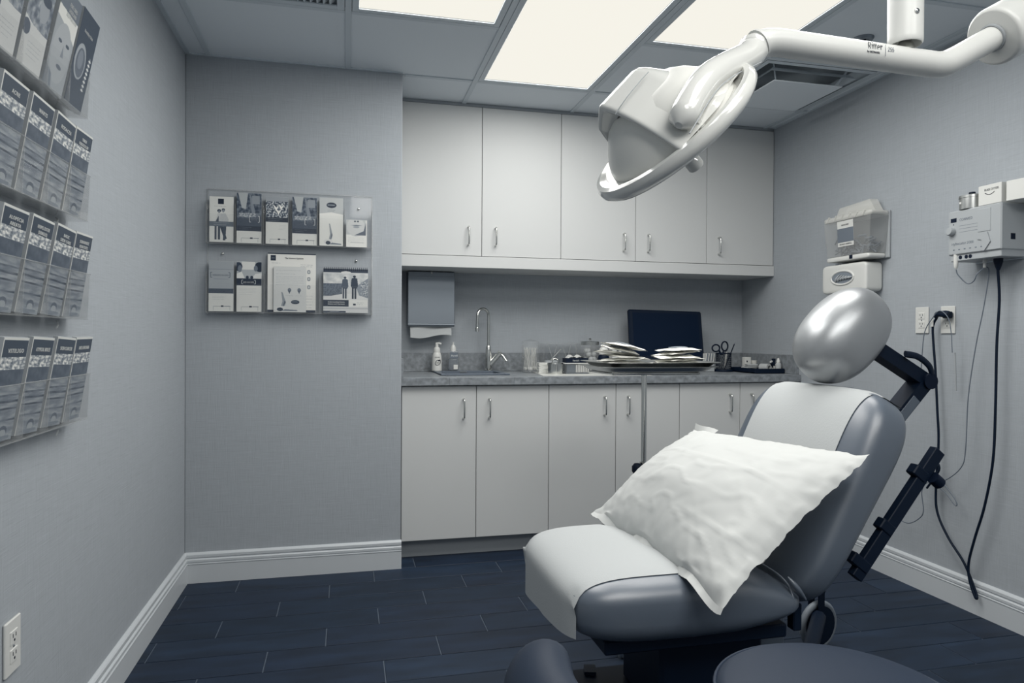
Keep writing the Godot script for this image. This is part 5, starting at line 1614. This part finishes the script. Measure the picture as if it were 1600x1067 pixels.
func counter_clutter(Y: float) -> void:
	jar_swabs(Y)
	solo("paper_mat", "white paper mat under the jars on the worktop", "paper mat", mb().prism(PackedVector2Array([Vector2(1.00, 3.50), Vector2(1.60, 3.475), Vector2(1.62, 3.90), Vector2(1.05, 3.92)]), 0.0, 0.0016), M.white, Vector3(0, Y + 0.0016, 0)).rotation.x = -PI / 2
	get_node("paper_mat").transform = Transform3D(Basis(Vector3(1, 0, 0), Vector3(0, 0, -1), Vector3(0, 1, 0)), Vector3(0, Y, 0))
	var m := Y + 0.0018
	# gauze pile
	for i in 8:
		solo("gauze_pad", "white gauze pad, %s in the pile beside the steel canister" % ("lowest" if i == 0 else ("topmost" if i == 7 else ["", "second", "third", "fourth", "fifth", "sixth", "seventh"][i] + " from the bottom")), "gauze pad", mb().box(Vector3(0, 0.0036, 0), Vector3(0.052, 0.0072, 0.052), 0.002), M.white, Vector3(1.062 + 0.001 * (i % 2), m + i * 0.0074, -3.745), 0.04 * (i % 3 - 1), "gauze pads in a pile")
	# steel canister with handle lid
	var c := thing("steel_canister", "polished steel canister with handled lid on the paper mat", "canister", Vector3(1.115, m, -3.665))
	part(c, "body", mb().lathe(Vector3.ZERO, [Vector2(0.0, 0.0), Vector2(0.043, 0.0), Vector2(0.0445, 0.003), Vector2(0.0445, 0.046), Vector2(0.0, 0.046)], 36), M.chrome)
	var cl := part(c, "lid", mb().lathe(Vector3.ZERO, [Vector2(0.0465, 0.0465), Vector2(0.0465, 0.056), Vector2(0.042, 0.061), Vector2(0.0, 0.064)], 36), M.chrome)
	part(cl, "handle", mb().tube(curve([Vector3(-0.018, 0.062, 0), Vector3(-0.014, 0.078, 0), Vector3(0.0, 0.086, 0), Vector3(0.014, 0.078, 0), Vector3(0.018, 0.062, 0)], 4), 0.0035, 8), M.chrome)
	part(cl, "tongs", mb().tube([Vector3(-0.03, 0.075, 0.01), Vector3(0.04, 0.135, -0.03)], 0.003, 6), M.steel)
	# louvred glass box and the carton on it
	c = thing("slide_box", "clear box holding a row of white strips, under a carton", "box", Vector3(1.235, m, -3.675))
	part(c, "shell", mb().box(Vector3(0, 0.029, 0), Vector3(0.146, 0.056, 0.075), 0.003), M.clear)
	part(c, "tray", mb().box(Vector3(0, 0.004, 0), Vector3(0.135, 0.006, 0.065), 0.001), M.brushed)
	part(c, "lid", mb().box(Vector3(0, 0.0585, 0), Vector3(0.150, 0.004, 0.079), 0.001), M.white)
	for i in 8: part(c, "strip", mb().box(Vector3(-0.006 + i * 0.0098, 0.03, 0.018), Vector3(0.005, 0.042, 0.03), 0.0005), M.white)
	part(c, "divider", mb().box(Vector3(-0.03, 0.03, 0), Vector3(0.06, 0.044, 0.05), 0.001), M.brushed)
	c = thing("tissue_carton", "low dark carton with white tissues poking out, on the clear box", "carton", Vector3(1.235, m + 0.0612, -3.68))
	part(c, "carton", mb().box(Vector3(0, 0.013, 0), Vector3(0.128, 0.025, 0.07), 0.001), M.black_soft)
	lettering(c, "Kendall", 0.009, Vector3(-0.008, 0.0125, 0.0356), M.pale_ink, 0.036)
	for i in 2:
		var pts := []
		for a in 7:
			var row := []
			for b in 5:
				var u := a / 6.0
				var v := b / 4.0
				row.append(Vector3(-0.05 + i * 0.045 + u * 0.05, 0.0262 + 0.018 * sin(PI * u) * (0.4 + 0.6 * v), 0.03 - v * 0.06))
			pts.append(row)
		part(c, "tissue", mb().grid(pts), M.white)
	# acrylic bins
	for q: Array in [[1.243, -3.985, 0.232, "clear acrylic bin with slanted dividers behind the steel canister"], [1.515, -3.99, 0.13, "small clear acrylic bin near the monitor"]]:
		c = thing("acrylic_bin", q[3], "bin", Vector3(q[0], Y, q[1]))
		var w: float = q[2] / 2
		var hgt := 0.165
		part(c, "floor", mb().box(Vector3(0, 0.0015, 0), Vector3(w * 2, 0.003, 0.10), 0.0005), M.acrylic)
		part(c, "back", mb().box(Vector3(0, hgt / 2, -0.0485), Vector3(w * 2, hgt, 0.003), 0.0005), M.acrylic)
		part(c, "front", mb().box(Vector3(0, hgt / 2, 0.0485), Vector3(w * 2, hgt, 0.003), 0.0005), M.acrylic)
		part(c, "lid", mb().box(Vector3(0, hgt + 0.0015, 0), Vector3(w * 2 + 0.004, 0.003, 0.104), 0.0005), M.acrylic_edge)
		for x in [-1, 1]: part(c, "side", mb().box(Vector3(x * (w - 0.0015), hgt / 2, 0), Vector3(0.003, hgt, 0.094), 0.0005), M.acrylic_edge)
		if q[2] > 0.2:
			for p: Array in [[-0.085, -0.05], [-0.03, -0.06], [0.0, 0.04], [0.055, 0.03], [0.085, 0.10]]:
				part(c, "divider", mb().tube([Vector3(p[0], 0.16, 0.03), Vector3(p[1], 0.05, 0.03)], 0.003, 5, true, 0.4), M.acrylic_edge)
			part(c, "cotton_pads", mb().cushion(Vector3(-0.06, 0.035, 0), Vector3(0.045, 0.032, 0.04), 0.5, 0.5, 20, 10), M.grey_plastic)
			part(c, "cotton_pads", mb().cushion(Vector3(0.05, 0.03, 0), Vector3(0.045, 0.028, 0.04), 0.5, 0.5, 20, 10), M.mid)
		else:
			part(c, "knob", mb().lathe(Vector3(0.02, hgt + 0.003, 0), [Vector2(0.005, 0.0), Vector2(0.007, 0.006), Vector2(0.0, 0.009)], 10), M.brushed)
	# cotton jar with steel lid
	c = thing("cotton_jar", "glass jar of cotton balls with a steel lid", "jar", Vector3(1.392, Y, -3.88))
	part(c, "glass", mb().lathe(Vector3.ZERO, [Vector2(0.0, 0.001), Vector2(0.05, 0.001), Vector2(0.052, 0.006), Vector2(0.052, 0.158), Vector2(0.049, 0.158), Vector2(0.049, 0.008), Vector2(0.0, 0.006)], 32), M.clear)
	var jl := part(c, "lid", mb().lathe(Vector3.ZERO, [Vector2(0.053, 0.159), Vector2(0.054, 0.178), Vector2(0.046, 0.181), Vector2(0.0, 0.182)], 32), M.steel)
	part(jl, "knob", mb().lathe(Vector3(0, 0.182, 0), [Vector2(0.005, 0.0), Vector2(0.005, 0.008), Vector2(0.010, 0.012), Vector2(0.0, 0.018)], 14), M.chrome)
	var r := RandomNumberGenerator.new()
	r.seed = 31
	for i in 20:
		var a := r.randf() * TAU
		var q := sqrt(r.randf()) * 0.031
		part(c, "cotton_ball", mb().cushion(Vector3(cos(a) * q, 0.024 + (i / 4) * 0.025 + r.randf() * 0.006, sin(a) * q), Vector3.ONE * 0.0165, 1.0, 1.0, 12, 8), M.paper)
	# squat bottle with white dome cap
	c = thing("dome_cap_bottle", "dark bottle with a domed white cap beside the cotton jar", "bottle", Vector3(1.443, Y, -3.79))
	part(c, "body", mb().lathe(Vector3.ZERO, [Vector2(0.0, 0.0), Vector2(0.034, 0.0), Vector2(0.034, 0.085), Vector2(0.028, 0.10), Vector2(0.018, 0.104), Vector2(0.0, 0.105)], 24), M.black)
	part(c, "cap", mb().lathe(Vector3(0, 0.105, 0), [Vector2(0.025, 0.0), Vector2(0.0265, 0.004), Vector2(0.0265, 0.026), Vector2(0.021, 0.038), Vector2(0.01, 0.045), Vector2(0.0, 0.046)], 24), M.white)
	c = thing("tube_carton", "small white carton in front of the acrylic bin", "carton", Vector3(1.552, Y, -3.885), 0.15)
	part(c, "carton", mb().box(Vector3(0, 0.078, 0), Vector3(0.06, 0.155, 0.04), 0.001), M.white)
	part(c, "mark", mb().box(Vector3(0.006, 0.126, 0.0204), Vector3(0.014, 0.008, 0.0006)), M.ink)
	# monitor
	c = thing("monitor", "black flat screen monitor tilted back on the worktop", "monitor", Vector3(1.885, Y, -3.90), -0.02)
	var tilt := Transform3D(Basis(Vector3(0, 0, 1), -0.02) * Basis(Vector3.RIGHT, -0.20), Vector3(0, 0.215, 0.0))
	part(c, "casing", mb(tilt).box(Vector3.ZERO, Vector3(0.478, 0.312, 0.03), 0.008), M.black)
	part(c, "screen", mb(tilt).box(Vector3(0, 0.004, 0.0153), Vector3(0.43, 0.265, 0.0015)), M.screen)
	part(c, "power_light", mb(tilt).cushion(Vector3(0.215, -0.142, 0.0155), Vector3(0.003, 0.003, 0.001), 1.0, 1.0, 10, 6), M.grey_plastic)
	part(c, "stand", mb().box(Vector3(0, 0.075, -0.04), Vector3(0.09, 0.145, 0.02), 0.004), M.black)
	part(c, "foot", mb().box(Vector3(0, 0.006, -0.01), Vector3(0.22, 0.012, 0.16), 0.004), M.black)
	# card holder
	c = thing("card_file", "small rack of white cards beside the monitor", "card rack", Vector3(2.135, Y, -3.86))
	part(c, "box", mb().box(Vector3(0, 0.026, 0), Vector3(0.062, 0.052, 0.09), 0.002), M.grey_plastic)
	for i in 7: part(c, "card", mb(Transform3D(Basis(Vector3(0, 0, 1), -0.12), Vector3(-0.024 + i * 0.0085, 0.08, 0))).box(Vector3.ZERO, Vector3(0.0045, 0.06, 0.085), 0.0005), M.white if i % 2 == 0 else M.mid)
	# pen cup
	c = thing("pen_cup", "black mesh pen cup on a dark base", "pen cup", Vector3(2.235, Y, -3.83))
	var cup := mb()
	for i in 28:
		for sgn in [-1, 1]:
			var pts := []
			for j in 8:
				var a: float = TAU * i / 28 + sgn * j * 0.13
				pts.append(Vector3(cos(a) * 0.044, 0.014 + j * 0.0135, sin(a) * 0.044))
			cup.tube(pts, 0.0011, 4, false)
	part(c, "mesh", cup, M.black)
	part(c, "rim", mb().lathe(Vector3.ZERO, [Vector2(0.044, 0.107), Vector2(0.0465, 0.108), Vector2(0.0465, 0.113), Vector2(0.044, 0.114)], 32), M.black)
	part(c, "foot", mb().lathe(Vector3.ZERO, [Vector2(0.0, 0.0), Vector2(0.058, 0.0), Vector2(0.06, 0.004), Vector2(0.058, 0.013), Vector2(0.0, 0.014)], 32), M.black)
	c = thing("scissors", "black-handled scissors standing in the pen cup", "scissors", Vector3(2.225, Y + 0.016, -3.83))
	var hl := mb()
	for q: Array in [[Vector3(-0.043, 0.126, 0.0), 0.025, 0.021], [Vector3(0.016, 0.138, 0.0), 0.021, 0.028]]:
		var ring := []
		for i in 25: ring.append(q[0] + Vector3(cos(TAU * i / 24) * q[1], sin(TAU * i / 24) * q[2], 0))
		hl.tube(ring, 0.0046, 8, false)
	hl.tube([Vector3(-0.022, 0.112, 0), Vector3(-0.006, 0.085, 0)], 0.006, 8)
	hl.tube([Vector3(0.012, 0.111, 0), Vector3(-0.002, 0.085, 0)], 0.006, 8)
	part(c, "handles", hl, M.black)
	part(c, "blades", mb().box(Vector3(-0.004, 0.045, 0), Vector3(0.016, 0.085, 0.003), 0.001), M.steel)
	c = thing("pencil", "dark pencil leaning out of the pen cup", "pencil", Vector3(2.25, Y + 0.016, -3.825))
	part(c, "shaft", mb().tube([Vector3(-0.012, 0.0, 0), Vector3(0.053, 0.15, 0)], 0.0035, 8), M.black)
	part(c, "tip", mb().tube([Vector3(0.053, 0.15, 0), Vector3(0.058, 0.1615, 0)], [0.0034, 0.001], 8), M.ink_grey)
	c = thing("marker_pen", "white marker pen standing in the pen cup", "pen", Vector3(2.253, Y + 0.016, -3.84))
	part(c, "barrel", mb().tube([Vector3(-0.004, 0.0, 0), Vector3(0.006, 0.10, 0)], 0.007, 10), M.white)
	part(c, "cap", mb().tube([Vector3(0.006, 0.10, 0), Vector3(0.011, 0.122, 0)], [0.0085, 0.0075], 10), M.grey_plastic)
	# dark tray with odds and ends
	c = thing("supply_tray", "black plastic tray of small supplies near the right wall", "tray", Vector3(2.38, Y + 0.0005, -3.70), 0.0)
	part(c, "base", mb().box(Vector3(0, 0.004, 0), Vector3(0.19, 0.006, 0.26), 0.002), M.black)
	for q: Array in [[0, 0.13, 0.19, 0.006], [0, -0.13, 0.19, 0.006], [0.092, 0, 0.006, 0.254], [-0.092, 0, 0.006, 0.254]]: part(c, "wall", mb().box(Vector3(q[0], 0.0145, q[1]), Vector3(q[2], 0.027, q[3]), 0.002), M.black)
	var ty := Y + 0.0075
	c = thing("business_card_box", "white card box standing at the back of the black tray", "box", Vector3(2.372, ty, -3.80), 0.1)
	part(c, "box", mb().box(Vector3(0, 0.04, 0), Vector3(0.042, 0.08, 0.03), 0.001), M.white)
	part(c, "window", mb().box(Vector3(-0.008, 0.055, 0.0154), Vector3(0.008, 0.01, 0.0006)), M.ink)
	solo("plastic_cup", "small pale plastic cup beside the white card box", "cup", mb().lathe(Vector3.ZERO, [Vector2(0.0, 0.0), Vector2(0.016, 0.0), Vector2(0.022, 0.06), Vector2(0.021, 0.06), Vector2(0.015, 0.003), Vector2(0.0, 0.003)], 20), M.milky, Vector3(2.425, ty, -3.81))
	for i in 4: solo("folded_leaflet", "white folded paper, %s of the loose papers in the black tray" % ["lowest", "second", "third", "topmost"][i], "paper", mb().box(Vector3.ZERO, Vector3(0.085 - 0.008 * i, 0.006, 0.06), 0.0015), M.paper, Vector3(2.352 + 0.006 * i, ty + 0.012 + i * 0.0085, -3.745), 0.3 - 0.2 * i, "loose papers in the black tray")
	c = thing("tape_roll", "roll of white medical tape lying on its side in the tray", "tape roll", Vector3(2.405, ty, -3.655), 0.25)
	part(c, "tape", mb(Transform3D(Basis(Vector3.RIGHT, PI / 2), Vector3(0, 0.0232, -0.03))).lathe(Vector3.ZERO, [Vector2(0.012, 0.0), Vector2(0.023, 0.0), Vector2(0.023, 0.06), Vector2(0.012, 0.06), Vector2(0.012, 0.0)], 28), M.paper)
	c = thing("clamp", "small dark steel forceps leaning in the black tray", "forceps", Vector3(2.44, ty, -3.63), 0.5)
	for sgn in [-1, 1]: part(c, "arm", mb().tube([Vector3(-0.02, 0.05, sgn * 0.006), Vector3(0.0, 0.022, 0), Vector3(0.03, 0.004, sgn * 0.003)], 0.0025, 6), M.black_soft)
	part(c, "tip_cover", mb().tube([Vector3(-0.03, 0.058, 0), Vector3(-0.014, 0.06, 0.0)], 0.006, 8), M.white)
	c = thing("ointment_jar", "small white jar between the tape roll and the dark bottle", "jar", Vector3(2.447, ty, -3.69))
	part(c, "pot", mb().lathe(Vector3.ZERO, [Vector2(0.0, 0.0), Vector2(0.019, 0.0), Vector2(0.02, 0.028), Vector2(0.0, 0.028)], 22), M.white)
	part(c, "lid", mb().lathe(Vector3(0, 0.0285, 0), [Vector2(0.021, 0.0), Vector2(0.021, 0.013), Vector2(0.0, 0.014)], 22), M.white)
	c = thing("medicine_bottle", "dark glass medicine bottle with white label in the tray", "bottle", Vector3(2.452, ty, -3.643))
	part(c, "glass", mb().lathe(Vector3.ZERO, [Vector2(0.0, 0.0), Vector2(0.0165, 0.0), Vector2(0.017, 0.045), Vector2(0.008, 0.055), Vector2(0.008, 0.06), Vector2(0.0, 0.06)], 22), M.black)
	part(c, "cap", mb().lathe(Vector3(0, 0.0602, 0), [Vector2(0.011, 0.0), Vector2(0.011, 0.016), Vector2(0.0, 0.017)], 18), M.black)
	part(c, "label", mb().lathe(Vector3.ZERO, [Vector2(0.0174, 0.004), Vector2(0.0174, 0.034)], 22), M.white)
	c = thing("dropper_bottle", "white dropper bottle at the right end of the tray", "bottle", Vector3(2.453, ty, -3.598))
	part(c, "body", mb().lathe(Vector3.ZERO, [Vector2(0.0, 0.0), Vector2(0.0165, 0.0), Vector2(0.017, 0.046), Vector2(0.009, 0.054), Vector2(0.0, 0.054)], 22), M.paper)
	part(c, "tip", mb().lathe(Vector3(0, 0.0542, 0), [Vector2(0.011, 0.0), Vector2(0.010, 0.012), Vector2(0.0045, 0.026), Vector2(0.0, 0.028)], 18), M.white)
